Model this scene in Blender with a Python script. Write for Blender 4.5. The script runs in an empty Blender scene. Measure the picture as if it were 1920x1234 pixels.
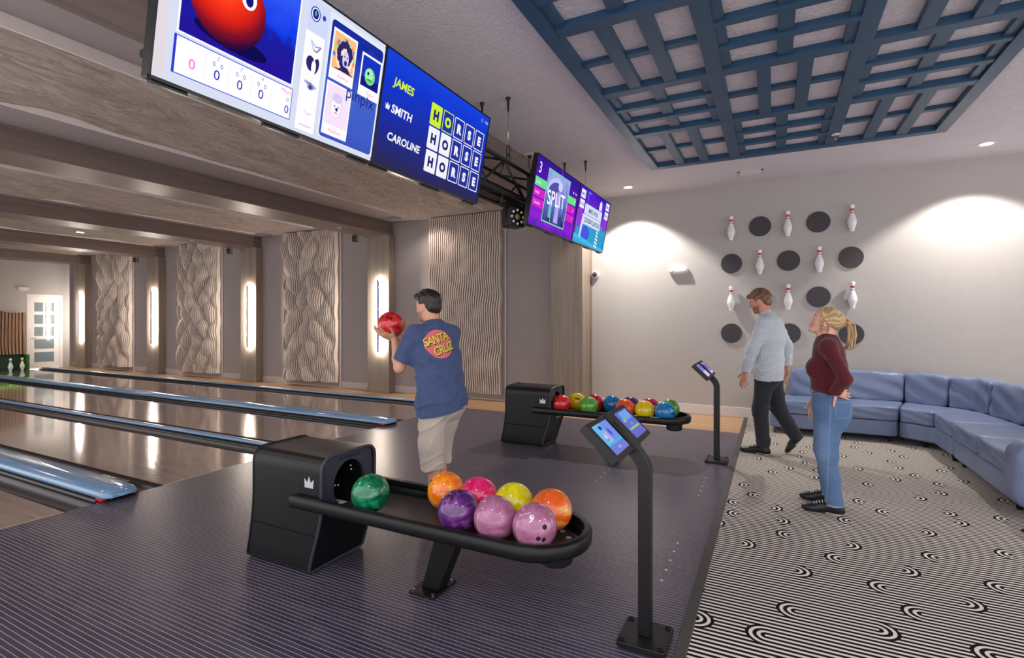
import bpy, bmesh, math, random
import numpy as np
from mathutils import Vector, Matrix
from mathutils.bvhtree import BVHTree

SC = bpy.context.scene
COL = SC.collection
PI = math.pi

# ------------------------------------------------------------------ camera
YAW = math.atan2(490.0, 962.0)            # camera turned left of the lane-side wall's normal
cam_data = bpy.data.cameras.new('camera')
cam_data.sensor_width = 36.0
cam_data.lens = 962.0 / 1920.0 * 36.0
cam_data.shift_y = -17.0 / 1920.0
cam_data.clip_end = 100
cam = bpy.data.objects.new('camera', cam_data)
COL.objects.link(cam)
cam.location = (0, 0, 1.5)
cam.rotation_euler = (PI / 2, 0, YAW)
SC.camera = cam

# ------------------------------------------------------------------ look
SC.view_settings.view_transform = 'Standard'
SC.view_settings.look = 'None'
SC.view_settings.exposure = 0.0
SC.view_settings.gamma = 1.0
SC.view_settings.use_curve_mapping = False

# ------------------------------------------------------------------ world: the lit rest of the venue, beyond the open sides
world = bpy.data.worlds.new('venue'); SC.world = world
world.use_nodes = True
world.node_tree.nodes['Background'].inputs[0].default_value = (0.985, 0.965, 1.0, 1)
world.node_tree.nodes['Background'].inputs[1].default_value = 1.68

def lamp(name, kind, loc, power, color=(1, .93, .86), **kw):
    d = bpy.data.lights.new(name, kind)
    d.energy = power; d.color = color
    for k, v in kw.items(): setattr(d, k, v)
    o = bpy.data.objects.new(name, d); COL.objects.link(o)
    o.location = loc
    return o

CEIL = 3.6
# recessed can lights: the two by the pin wall, the lane bays; plus added lounge fill
WALL_CANS = [(-2.05, 8.08), (2.27, 8.03)]
for x, y in WALL_CANS:
    lamp('can_or_fill_spot', 'SPOT', (x, y, CEIL - .012), 430 if x < 0 else 310, (1, .95, .89), spot_size=math.radians(111), spot_blend=.32, shadow_soft_size=.06)
ROOM_FILL = [(-1.2, .4), (1.9, .5), (2.9, 2.6), (-2.9, .2)]  # unseen spots with no fixture, added to fill the lounge with light
for x, y in ROOM_FILL:
    lamp('can_or_fill_spot', 'SPOT', (x, y, CEIL - .012), 62, (1, .95, .92), spot_size=math.radians(150), spot_blend=.6, shadow_soft_size=.1)
BAY_CANS = [(-5.6, 1.2), (-5.6, 4.6), (-9.6, 2.0), (-9.6, 5.2), (-13.6, 3.4), (-13.6, 6.4), (-17.6, 4.8), (-17.6, 7.2), (-5.9, 7.9)]
for x, y in BAY_CANS:
    lamp('can_or_fill_spot', 'SPOT', (x, y, 3.40), 30, (1, .9, .82), spot_size=math.radians(150), spot_blend=.6, shadow_soft_size=.08)

# ------------------------------------------------------------------ tags and hierarchy
def tag(o, label=None, cat=None, group=None, kind=None):
    if label: o['label'] = label
    if cat: o['category'] = cat
    if group: o['group'] = group
    if kind: o['kind'] = kind
    return o

def empty(name, loc=(0, 0, 0), rz=0.0):
    o = bpy.data.objects.new(name, None)
    COL.objects.link(o); o.location = loc; o.rotation_euler = (0, 0, rz)
    o.empty_display_size = .1
    return o

def dup(o, parent=None):
    c = o.copy(); COL.objects.link(c)
    if parent is not None: c.parent = parent
    for ch in list(o.children): dup(ch, c)
    return c

# ------------------------------------------------------------------ colour and materials
def lin(c):
    r = []
    for v in c[:3]:
        v = v / 255.0
        r.append(v / 12.92 if v <= .04045 else ((v + .055) / 1.055) ** 2.4)
    return (r[0], r[1], r[2], 1.0)

class NT:
    """thin wrapper to write node trees tersely"""
    def __init__(s, name):
        s.m = bpy.data.materials.new(name); s.m.use_nodes = True
        s.t = s.m.node_tree; s.t.nodes.clear()
        s.out = s.t.nodes.new('ShaderNodeOutputMaterial')
    def n(s, typ, **kw):
        nd = s.t.nodes.new('ShaderNode' + typ)
        for k, v in kw.items():
            if hasattr(nd, k): setattr(nd, k, v)
        return nd
    def set(s, sock, v):
        if hasattr(v, 'node'): s.t.links.new(v, sock)
        elif v is not None: sock.default_value = v
    def math(s, op, a, b=None, c=None, clamp=False):
        nd = s.n('Math', operation=op, use_clamp=clamp)
        s.set(nd.inputs[0], a)
        if b is not None: s.set(nd.inputs[1], b)
        if c is not None: s.set(nd.inputs[2], c)
        return nd.outputs[0]
    def mix(s, f, a, b):
        nd = s.n('Mix', data_type='RGBA')
        s.set(nd.inputs[0], f); s.set(nd.inputs[6], a); s.set(nd.inputs[7], b)
        return nd.outputs[2]
    def coords(s, kind='Object', scale=(1, 1, 1), rot=(0, 0, 0)):
        tc = s.n('TexCoord'); mp = s.n('Mapping')
        s.t.links.new(tc.outputs[kind], mp.inputs[0])
        mp.inputs[3].default_value = scale; mp.inputs[2].default_value = rot
        return mp.outputs[0]
    def noise(s, vec, scale=5, detail=3, rough=.5, dist=0):
        nd = s.n('TexNoise'); s.set(nd.inputs['Vector'], vec)
        nd.inputs['Scale'].default_value = scale; nd.inputs['Detail'].default_value = detail
        nd.inputs['Roughness'].default_value = rough; nd.inputs['Distortion'].default_value = dist
        return nd.outputs[0]
    def ramp(s, f, stops):
        nd = s.n('ValToRGB'); cr = nd.color_ramp
        while len(cr.elements) < len(stops): cr.elements.new(.5)
        for e, (p, c) in zip(cr.elements, stops): e.position = p; e.color = c
        s.set(nd.inputs[0], f); return nd.outputs[0]
    def bump(s, h, strength=.3, dist=.01):
        nd = s.n('Bump'); nd.inputs['Strength'].default_value = strength; nd.inputs['Distance'].default_value = dist
        s.set(nd.inputs['Height'], h); return nd.outputs[0]
    def bsdf(s, color, rough=.5, metal=0, spec=.5, normal=None, coat=0, sheen=0, sss=0):
        b = s.n('BsdfPrincipled')
        s.set(b.inputs['Base Color'], color); s.set(b.inputs['Roughness'], rough)
        b.inputs['Metallic'].default_value = metal
        b.inputs['Specular IOR Level'].default_value = spec
        if coat: b.inputs['Coat Weight'].default_value = coat; b.inputs['Coat Roughness'].default_value = .08
        if sheen: b.inputs['Sheen Weight'].default_value = sheen
        if sss:
            b.inputs['Subsurface Weight'].default_value = sss
            b.inputs['Subsurface Radius'].default_value = (.012, .005, .003)
        if normal is not None: s.set(b.inputs['Normal'], normal)
        s.t.links.new(b.outputs[0], s.out.inputs[0])
        return s.m

MATS = {}
def plain(name, c, rough=.5, metal=0, spec=.5, coat=0, bump=0, bscale=60, sheen=0, var=.04):
    """painted / plastic / metal surface with a faint procedural unevenness"""
    if name in MATS: return MATS[name]
    t = NT(name); v = t.coords()
    n1 = t.noise(v, 9, 3)
    c0 = lin(c); lo = tuple(x * (1 - var) for x in c0[:3]) + (1,); hi = tuple(min(1, x * (1 + var)) for x in c0[:3]) + (1,)
    col = t.mix(n1, lo, hi)
    nm = None
    if bump: nm = t.bump(t.noise(v, bscale, 4, .6), bump, .01)
    MATS[name] = t.bsdf(col, rough, metal, spec, nm, coat, sheen)
    return MATS[name]

def glow(name, c, strength=1.0):
    if name in MATS: return MATS[name]
    t = NT(name); e = t.n('Emission'); e.inputs[0].default_value = lin(c); e.inputs[1].default_value = strength
    t.t.links.new(e.outputs[0], t.out.inputs[0])
    MATS[name] = t.m; return t.m

def wood(name, ca, cb, axis, rough=.45, scale=14, stretch=.05, spec=.4):
    if name in MATS: return MATS[name]
    t = NT(name); sc = [1, 1, 1]; sc[axis] = stretch
    v = t.coords('Object', tuple(sc))
    a = t.noise(v, scale, 5, .6, .4); b = t.noise(v, scale * 5, 3, .6)
    f = t.math('ADD', t.math('MULTIPLY', a, .7), t.math('MULTIPLY', b, .3))
    col = t.ramp(f, [(.32, lin(ca)), (.68, lin(cb))])
    MATS[name] = t.bsdf(col, rough, 0, spec, t.bump(b, .06, .004)); return MATS[name]

# ------------------------------------------------------------------ mesh builder
class MB:
    def __init__(s): s.v = []; s.f = []; s.m = []; s.M = Matrix(); s.sm = []
    def add(s, vs, fs, mi=0, smooth=False):
        o = len(s.v); M = s.M
        s.v.extend([tuple(M @ Vector(p)) for p in vs])
        flip = M.determinant() < 0
        for f in fs:
            g = [o + i for i in f]
            s.f.append(g[::-1] if flip else g); s.m.append(mi); s.sm.append(smooth)
    def box(s, x0, x1, y0, y1, z0, z1, mi=0):
        vs = [(x0, y0, z0), (x1, y0, z0), (x1, y1, z0), (x0, y1, z0), (x0, y0, z1), (x1, y0, z1), (x1, y1, z1), (x0, y1, z1)]
        s.add(vs, [(0, 3, 2, 1), (4, 5, 6, 7), (0, 1, 5, 4), (1, 2, 6, 5), (2, 3, 7, 6), (3, 0, 4, 7)], mi)
    def tube(s, pts, r, seg=10, mi=0, closed=False, cap=True, flat=None):
        pts = [Vector(p) for p in pts]; n = len(pts)
        rs = r if isinstance(r, (list, tuple)) else [r] * n
        up = Vector((0, 0, 1)); vs = []; prev = None
        for i, p in enumerate(pts):
            if closed: d = pts[(i + 1) % n] - pts[i - 1]
            else: d = pts[min(i + 1, n - 1)] - pts[max(i - 1, 0)]
            d.normalize()
            if prev is None:
                a = d.cross(up)
                if a.length < 1e-3: a = d.cross(Vector((1, 0, 0)))
            else: a = prev - d * prev.dot(d)
            a.normalize(); prev = a; b = d.cross(a)
            for k in range(seg):
                t = 2 * PI * k / seg
                ca, cb = math.cos(t), math.sin(t)
                if flat: cb *= flat
                vs.append(tuple(p + a * (rs[i] * ca) + b * (rs[i] * cb)))
        fs = []; m = n if closed else n - 1
        for i in range(m):
            j = (i + 1) % n
            for k in range(seg):
                l = (k + 1) % seg
                fs.append((i * seg + k, i * seg + l, j * seg + l, j * seg + k))
        s.add(vs, fs, mi, True)
        if cap and not closed:
            s.add(vs[:seg], [tuple(range(seg))[::-1]], mi); s.add(vs[-seg:], [tuple(range(seg))], mi)
    def lathe(s, prof, c=(0, 0, 0), seg=32, mi=0, mis=None, arc=2 * PI, smooth=True):
        """prof: list of (r, z) bottom to top about local z through c"""
        vs = []; n = len(prof); full = abs(arc - 2 * PI) < 1e-6; cols = seg if full else seg + 1
        for r, z in prof:
            for k in range(cols):
                t = arc * k / seg
                vs.append((c[0] + r * math.cos(t), c[1] + r * math.sin(t), c[2] + z))
        for i in range(n - 1):
            fs = []
            for k in range(seg):
                l = (k + 1) % cols
                fs.append((i * cols + k, i * cols + l, (i + 1) * cols + l, (i + 1) * cols + k))
            o = len(s.v)
            s.add([vs[q] for q in range(i * cols, (i + 2) * cols)], [tuple(q - i * cols for q in f) for f in fs], mis[i] if mis else mi, smooth)
    def disc(s, c, r, axis='z', seg=32, mi=0, flip=False, ry=None):
        vs = []
        for k in range(seg):
            t = 2 * PI * k / seg; a, b = r * math.cos(t), (ry or r) * math.sin(t)
            vs.append({'z': (c[0] + a, c[1] + b, c[2]), 'x': (c[0], c[1] + a, c[2] + b), 'y': (c[0] + b, c[1], c[2] + a)}[axis])
        f = tuple(range(seg)); s.add(vs, [f[::-1] if flip else f], mi)
    def prism(s, poly, h0, h1, axis='z', mi=0, mside=None):
        """poly 2D (ccw) extruded along axis from h0 to h1; axis x: (y,z), y: (z,x), z: (x,y)"""
        def P(a, b, h): return {'z': (a, b, h), 'x': (h, a, b), 'y': (b, h, a)}[axis]
        n = len(poly)
        vs = [P(a, b, h0) for a, b in poly] + [P(a, b, h1) for a, b in poly]
        s.add(vs, [tuple(range(n))[::-1], tuple(range(n, 2 * n))], mi)
        s.add(vs, [(i, (i + 1) % n, n + (i + 1) % n, n + i) for i in range(n)], mi if mside is None else mside)
    def sphere(s, c, r, seg=32, rings=20, mi=0, sc=(1, 1, 1)):
        vs = []; fs = []
        for i in range(rings + 1):
            ph = PI * i / rings
            for k in range(seg):
                t = 2 * PI * k / seg
                vs.append((c[0] + r * sc[0] * math.sin(ph) * math.cos(t), c[1] + r * sc[1] * math.sin(ph) * math.sin(t), c[2] + r * sc[2] * math.cos(ph)))
        for i in range(rings):
            for k in range(seg):
                l = (k + 1) % seg
                fs.append((i * seg + k, (i + 1) * seg + k, (i + 1) * seg + l, i * seg + l))
        s.add(vs, fs, mi, True)
    def build(s, name, mats, parent=None, bevel=0, bseg=2, smooth=None, angle=40, sub=0):
        me = bpy.data.meshes.new(name)
        me.from_pydata(s.v, [], s.f)
        if not isinstance(mats, (list, tuple)): mats = [mats]
        for m in mats: me.materials.append(m)
        me.polygons.foreach_set('material_index', s.m)
        me.polygons.foreach_set('use_smooth', [True if smooth else x for x in s.sm] if smooth is None or smooth else [False] * len(s.f))
        bm = bmesh.new(); bm.from_mesh(me)
        bmesh.ops.remove_doubles(bm, verts=bm.verts, dist=1e-5)
        if bevel:
            es = [e for e in bm.edges if len(e.link_faces) == 2 and e.calc_face_angle(0) > math.radians(angle)]
            if smooth is None:
                for f in bm.faces: f.smooth = False
            bv = bmesh.ops.bevel(bm, geom=es, offset=bevel, segments=bseg, profile=.5, affect='EDGES', clamp_overlap=True)
            for f in bv['faces']: f.smooth = True
        for e in bm.edges:
            if len(e.link_faces) == 2 and e.calc_face_angle(0) > math.radians(angle): e.smooth = False
        bm.to_mesh(me); bm.free(); me.update()
        o = bpy.data.objects.new(name, me); COL.objects.link(o)
        if parent: o.parent = parent
        if sub:
            md = o.modifiers.new('smooth', 'SUBSURF'); md.levels = sub; md.render_levels = sub
        return o

def rrect(x0, x1, y0, y1, r, n=6):
    pts = []
    for cx, cy, a0 in ((x1 - r, y0 + r, -PI / 2), (x1 - r, y1 - r, 0), (x0 + r, y1 - r, PI / 2), (x0 + r, y0 + r, PI)):
        for k in range(n + 1):
            a = a0 + PI / 2 * k / n; pts.append((cx + r * math.cos(a), cy + r * math.sin(a)))
    return pts

_TX = {}
def text2d(body, size=1.0, offset=0.0, shear=0.0, space=1.0, align='LEFT'):
    key = (body, offset, shear, space, align)
    if key not in _TX:
        cu = bpy.data.curves.new('t', 'FONT'); cu.body = body; cu.size = 1; cu.offset = offset; cu.shear = shear
        cu.space_character = space; cu.align_x = align; cu.resolution_u = 3
        ob = bpy.data.objects.new('t', cu); COL.objects.link(ob)
        dg = bpy.context.evaluated_depsgraph_get(); dg.update()
        me = bpy.data.meshes.new_from_object(ob.evaluated_get(dg))
        _TX[key] = ([(v.co.x, v.co.y) for v in me.vertices], [tuple(p.vertices) for p in me.polygons])
        bpy.data.objects.remove(ob); bpy.data.curves.remove(cu); bpy.data.meshes.remove(me)
    vs, fs = _TX[key]
    return [(x * size, y * size) for x, y in vs], fs

def struct(name, b, mats, **kw):
    o = b.build(name, mats, **kw); o['kind'] = 'structure'; return o
# ================================================================== THE SETTING
XE, YW = -20.3, 8.65            # end wall, side wall
FOUL, CARP = -4.93, -0.40       # foul line, end of the approach
YL, YP, ZL = 8.38, 8.19, 3.515   # lane-side wall, pilaster fronts, lane ceiling
PIL = [-2.85, -6.99, -11.07, -15.12, -19.09]     # right faces of the pilasters

def paint(name, c, rough=.75, b=.25, sc=55):
    return plain(name, c, rough, 0, .3, 0, b, sc, 0, .03)

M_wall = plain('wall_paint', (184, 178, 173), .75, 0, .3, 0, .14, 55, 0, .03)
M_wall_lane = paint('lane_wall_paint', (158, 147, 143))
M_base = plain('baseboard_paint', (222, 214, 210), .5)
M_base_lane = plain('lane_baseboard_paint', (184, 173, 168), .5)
M_dark = plain('black_void', (14, 13, 14), .8, spec=.2)

def ceiling_mat():
    t = NT('knockdown_plaster'); v = t.coords('Object')
    a = t.noise(v, 26, 5, .62, .8)
    f = t.ramp(a, [(.42, (0, 0, 0, 1)), (.60, (1, 1, 1, 1))])
    col = t.mix(t.noise(v, 3, 2), lin((220, 210, 216)), lin((229, 220, 225)))
    return t.bsdf(col, .8, 0, .25, t.bump(f, .6, .010))
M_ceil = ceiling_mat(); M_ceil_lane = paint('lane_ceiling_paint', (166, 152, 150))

def approach_mat():
    t = NT('approach_planks'); tc = t.n('TexCoord'); sp = t.n('SeparateXYZ'); t.t.links.new(tc.outputs['Object'], sp.inputs[0])
    y = t.math('DIVIDE', sp.outputs[1], .0252)
    fr = t.math('FRACT', y)
    line = t.math('LESS_THAN', fr, .13)
    cell = t.math('FLOOR', y)
    cmb = t.n('CombineXYZ'); t.set(cmb.inputs[0], t.math('MULTIPLY', sp.outputs[0], 1.3)); t.set(cmb.inputs[1], t.math('MULTIPLY', cell, 3.7))
    gr = t.noise(cmb.outputs[0], 3.0, 4, .6)
    base = t.ramp(gr, [(.3, lin((46, 47, 65))), (.55, lin((66, 62, 82))), (.75, lin((88, 79, 94)))])
    fine = t.noise(t.coords('Object', (.06, 1, 1)), 160, 3, .6)
    base = t.mix(t.math('MULTIPLY', fine, .35), base, lin((60, 56, 66)))
    col = t.mix(line, base, lin((168, 156, 158)))
    rough = t.math('ADD', .25, t.math('MULTIPLY', fine, .12))
    return t.bsdf(col, rough, 0, .45, t.bump(fine, .05, .002))
M_app = approach_mat()

def lane_mat():
    t = NT('lane_boards'); tc = t.n('TexCoord'); sp = t.n('SeparateXYZ'); t.t.links.new(tc.outputs['Object'], sp.inputs[0])
    y = t.math('DIVIDE', sp.outputs[1], .0273)
    cell = t.math('FLOOR', y)
    cmb = t.n('CombineXYZ'); t.set(cmb.inputs[0], t.math('MULTIPLY', sp.outputs[0], .35)); t.set(cmb.inputs[1], t.math('MULTIPLY', cell, 5.3))
    g = t.noise(cmb.outputs[0], 2.2, 3, .6)
    seam = t.math('LESS_THAN', t.math('FRACT', y), .05)
    base = t.ramp(g, [(.3, lin((142, 122, 112))), (.7, lin((170, 150, 138)))])
    fine = t.noise(t.coords('Object', (.05, 1, 1)), 90, 4, .6)
    base = t.mix(t.math('MULTIPLY', fine, .3), base, lin((134, 114, 104)))
    col = t.mix(t.math('MULTIPLY', seam, .5), base, lin((92, 78, 72)))
    streak = t.noise(t.coords('Object', (.5, 2.0, 1)), 5, 4, .65, 1.2)
    return t.bsdf(col, .09, 0, .75, t.bump(streak, .045, .008), coat=.5)
M_lane = lane_mat()

def carpet_mat():
    P = .0328
    t = NT('racetrack_carpet'); tc = t.n('TexCoord'); sp = t.n('SeparateXYZ'); t.t.links.new(tc.outputs['Object'], sp.inputs[0])
    X, Y = sp.outputs[0], sp.outputs[1]
    RH = P * 8; CW = .86
    row = t.math('FLOOR', t.math('DIVIDE', Y, RH))
    wr = t.n('TexWhiteNoise', noise_dimensions='1D'); t.set(wr.inputs['W'], t.math('ADD', row, .37))
    xs = t.math('ADD', t.math('DIVIDE', X, CW), t.math('MULTIPLY', wr.outputs[0], 1.0))
    colm = t.math('FLOOR', xs)
    lx = t.math('MULTIPLY', t.math('SUBTRACT', t.math('SUBTRACT', xs, colm), .5), CW)
    cb = t.n('CombineXYZ'); t.set(cb.inputs[0], colm); t.set(cb.inputs[1], row)
    wn = t.n('TexWhiteNoise', noise_dimensions='2D'); t.t.links.new(cb.outputs[0], wn.inputs['Vector'])
    sc = t.n('SeparateColor'); t.t.links.new(wn.outputs['Color'], sc.inputs[0])
    half = t.math('ADD', .11, t.math('MULTIPLY', sc.outputs[0], .16))
    jig = t.math('MULTIPLY', t.math('SUBTRACT', t.math('ROUND', t.math('MULTIPLY', sc.outputs[1], 2)), 1), P)
    cy = t.math('ADD', t.math('MULTIPLY', t.math('ADD', row, .5), RH), jig)
    dy = t.math('SUBTRACT', Y, cy)
    dx = t.math('MAXIMUM', t.math('SUBTRACT', t.math('ABSOLUTE', lx), half), 0)
    d = t.math('SQRT', t.math('ADD', t.math('MULTIPLY', dy, dy), t.math('MULTIPLY', t.math('MULTIPLY', dx, dx), .88)))
    cap = t.math('GREATER_THAN', dx, 1e-4)
    inside = t.math('MULTIPLY', t.math('LESS_THAN', d, P * 2.7), cap)
    ring = t.math('GREATER_THAN', d, P * 2.26)
    keep = t.math('LESS_THAN', sc.outputs[2], .88)
    inside = t.math('MULTIPLY', inside, keep)
    ph_c = t.math('COSINE', t.math('MULTIPLY', d, 2 * PI / P))
    ph_s = t.math('COSINE', t.math('MULTIPLY', dy, 2 * PI / P))
    w_c = t.math('MULTIPLY', t.math('GREATER_THAN', ph_c, .08), t.math('SUBTRACT', 1, ring))
    w_s = t.math('GREATER_THAN', ph_s, .08)
    w = t.math('ADD', t.math('MULTIPLY', inside, w_c), t.math('MULTIPLY', t.math('SUBTRACT', 1, inside), w_s))
    pile = t.noise(tc.outputs['Object'], 420, 2, .6)
    wear = t.noise(tc.outputs['Object'], 1.2, 3, .5)
    white = t.mix(t.math('MULTIPLY', wear, .5), lin((248, 240, 228)), lin((220, 204, 186)))
    white = t.mix(t.math('MULTIPLY', pile, .4), white, lin((200, 186, 170)))
    col = t.mix(w, lin((26, 26, 36)), white)
    return t.bsdf(col, .95, 0, .1, t.bump(pile, .4, .004))
M_carpet = carpet_mat()
M_aisle = wood('aisle_oak', (168, 128, 92), (196, 158, 118), 0, .4, 9, .07)
M_beam = wood('beam_laminate', (108, 93, 88), (138, 121, 112), 1, .38, 11, .035)
M_pil = wood('pilaster_laminate', (122, 108, 97), (158, 142, 127), 2, .45, 13, .035)

# floors
b = MB(); b.box(FOUL, CARP, -.4, 7.42, -.1, 0); struct('floor_approach', b, M_app)
b = MB(); b.box(CARP + .055, 5.5, -.4, YW, -.1, 0); struct('floor_carpet', b, M_carpet)
b = MB(); b.box(FOUL, CARP, 7.42, YW, -.1, -.001); struct('floor_aisle', b, M_aisle)
b = MB(); b.box(XE, FOUL, 7.52, YW, -.1, -.001); struct('floor_aisle', b, M_aisle)
b = MB(); b.box(XE - 1, FOUL, .2, 7.52, -.2, -.14); struct('floor_pit', b, M_dark)
b = MB(); b.box(CARP, CARP + .055, -.4, YW - .017, -.02, .006); struct('trim_1', b, plain('rubber_edge', (74, 70, 68), .6), bevel=.004)
# pale metal strip at the foul line, interrupted by the ball returns' dividers
LANES = [(.92, 1.98), (2.72, 3.78), (4.33, 5.39), (6.13, 7.19)]
for y0, y1 in LANES:
    b = MB(); b.box(FOUL - 15.0, FOUL - .012, y0, y1, -.1, 0)
    struct('floor_lane', b, M_lane)
    b = MB(); b.box(FOUL - .012, FOUL, y0, y1, -.06, .0015); struct('trim_2', b, plain('foul_strip', (196, 186, 178), .35, .3))
# gutters
M_gut = plain('gutter_shell', (44, 38, 37), .32, 0, .5)
for y0 in [.685, 1.98, 2.485, 3.78, 4.095, 5.39, 5.895, 7.19]:
    b = MB(); w = .235; n = 10; vs = []; fs = []
    for x in (FOUL - 15.0, FOUL):
        for k in range(n + 1):
            a = PI + PI * k / n; vs.append((x, y0 + w / 2 + w / 2 * math.cos(a), -.004 + .095 * math.sin(a)))
    for k in range(n): fs.append((k, k + 1, n + 2 + k, n + 1 + k))
    b.add(vs, fs, 0, True); struct('floor_gutter', b, M_gut)
# approach marker dots
M_dot = plain('marker_dot', (232, 228, 226), .4)
for cx, cy in [(-.573, 3.30), (-1.47, 4.88), (-.57, 4.90), (-1.47, 3.30), (-.573, 1.7), (-1.47, 6.47), (-.57, 6.47)]:
    for k in range(5):
        b = MB(); b.disc((cx, cy + (k - 2) * .138, .0008), .0085, 'z', 12)
        struct('floor_marker', b, M_dot)

# walls
b = MB(); b.box(PIL[0] - .1, 5.5, YW, YW + .12, 0, CEIL); struct('wall_back', b, M_wall)
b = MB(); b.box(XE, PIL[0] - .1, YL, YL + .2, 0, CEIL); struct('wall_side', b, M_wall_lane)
b = MB(); b.box(XE - .12, XE, .2, 7.22, 0, CEIL); b.box(XE - .12, XE, 7.22, YL, 2.29, CEIL); b.box(XE - .12, XE, 8.12, YL, 0, 2.29)
struct('wall_end', b, M_wall)
b = MB(); b.box(PIL[0] - .35, 5.5, -.4, YW + .12, CEIL, CEIL + .1); struct('ceiling', b, M_ceil)
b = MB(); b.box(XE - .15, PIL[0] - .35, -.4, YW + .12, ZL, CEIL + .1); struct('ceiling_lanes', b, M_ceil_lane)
b = MB(); b.box(PIL[0], 5.5, YW - .016, YW, 0, .15); struct('baseboard_back', b, M_base, bevel=.004)
for i in range(4):
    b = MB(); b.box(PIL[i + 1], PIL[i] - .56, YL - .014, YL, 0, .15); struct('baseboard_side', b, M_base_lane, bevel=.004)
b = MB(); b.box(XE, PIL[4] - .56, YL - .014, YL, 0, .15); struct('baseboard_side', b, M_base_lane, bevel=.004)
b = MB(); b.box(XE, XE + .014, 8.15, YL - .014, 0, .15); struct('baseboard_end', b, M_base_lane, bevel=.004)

# pilasters and the beams they carry
for i, x in enumerate(PIL):
    b = MB(); b.box(x - .575, x, YP, YW if i == 0 else YL, 0, 3.25)
    b.box(x - .59, x + .014, YP - .014, YW if i == 0 else YL, 0, .11)
    struct('pilaster', b, M_pil, bevel=.004)
    b = MB(); b.box(x - .72, x - .05 if i else x, -.4, YW if i == 0 else YL, 3.25, CEIL if i == 0 else ZL); struct('ceiling_beam', b, M_beam, bevel=.005)
# seam of the first pilaster's light return
b = MB(); b.box(PIL[0], PIL[0] + .02, YW - .03, YW, 0, CEIL); struct('trim_3', b, M_pil)

# rough-plastered ceiling fields between the beams
def plaster_mat():
    t = NT('hand_plaster'); v = t.coords('Object', (1.0, .32, 1))
    a = t.noise(v, 11, 6, .65, 1.6)
    col = t.mix(t.math('MULTIPLY', t.math('SUBTRACT', a, .3), 2.4, clamp=True), lin((158, 140, 128)), lin((208, 190, 176)))
    return t.bsdf(col, .6, 0, .35, t.bump(a, 1.0, .05))
M_plas = plaster_mat(); M_cream = plain('cream_edge', (246, 236, 230), .5)
rnd = np.random.RandomState(5)
for i, (x0, x1) in enumerate([(-6.17, -4.50), (-10.45, -8.62), (-14.5, -12.7), (-18.5, -16.8)]):
    b = MB(); nx, ny = 26, 150; ys = np.linspace(-.4, 7.7, ny); xs = np.linspace(x0, x1, nx)
    ph = rnd.rand(6, 3) * 6.28
    Z = np.zeros((nx, ny))
    for q in range(6):
        kx, ky = 2.5 + 2.2 * q, (1.0 + .9 * q) * (1 if q % 2 else -1)
        Z += .017 / (1 + .3 * q) * np.sin(kx * xs[:, None] + ky * ys[None] + ph[q, 0] + 1.3 * np.sin(1.7 * ys[None] + ph[q, 1]))
    Z = 3.46 + np.clip(Z, -.036, .04)
    vs = [(xs[p], ys[q], Z[p, q]) for p in range(nx) for q in range(ny)]
    b.add(vs, [(p * ny + q, (p + 1) * ny + q, (p + 1) * ny + q + 1, p * ny + q + 1) for p in range(nx - 1) for q in range(ny - 1)], 0, True)
    b.box(x1 - .004, x1 + .01, -.4, 7.7, 3.42, ZL, 1)
    b.box(x0 - .012, x0, -.4, 7.7, 3.436, ZL, 1)
    struct('ceiling_plaster', b, [M_plas, M_cream])

# end-wall door, glazed
M_white = plain('door_white', (236, 230, 226), .4)
def frosted():
    t = NT('frosted_glass'); return t.bsdf(lin((122, 138, 148)), .12, 0, .6)
M_frost = frosted()
b = MB()
b.box(XE - .06, XE + .015, 7.22, 7.28, 0, 2.29); b.box(XE - .06, XE + .015, 8.03, 8.12, 0, 2.29); b.box(XE - .06, XE + .015, 7.28, 8.03, 2.2, 2.29)
dd = struct('door_1', b, M_white, bevel=.006)
b = MB()
rows = [(.19, .50, 1), (.60, .90, 1), (1.00, 1.28, 2), (1.38, 1.66, 2), (1.76, 2.04, 2)]
y0, y1 = 7.28, 8.03
b.box(XE - .05, XE - .01, y0, y0 + .13, .005, 2.2); b.box(XE - .05, XE - .01, y1 - .13, y1, .005, 2.2)
zz = [.005] + [v for r in rows for v in r[:2]] + [2.2]
for k in range(0, len(zz), 2): b.box(XE - .05, XE - .01, y0 + .13, y1 - .13, zz[k], zz[k + 1])
for r in rows[2:]: b.box(XE - .05, XE - .01, 7.625, 7.685, r[0], r[1])
leaf = b.build('door_leaf', M_white, dd); 
b = MB(); b.box(XE - .045, XE - .025, y0 + .12, y1 - .12, .1, 2.1); b.build('glass_pane', M_frost, leaf)
b = MB(); b.tube([(XE - .01, 7.325, .93), (XE + .05, 7.325, .93), (XE + .05, 7.44, .93)], .011, 8); b.build('door_handle', plain('nickel', (190, 186, 182), .25, 1), leaf)

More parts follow.
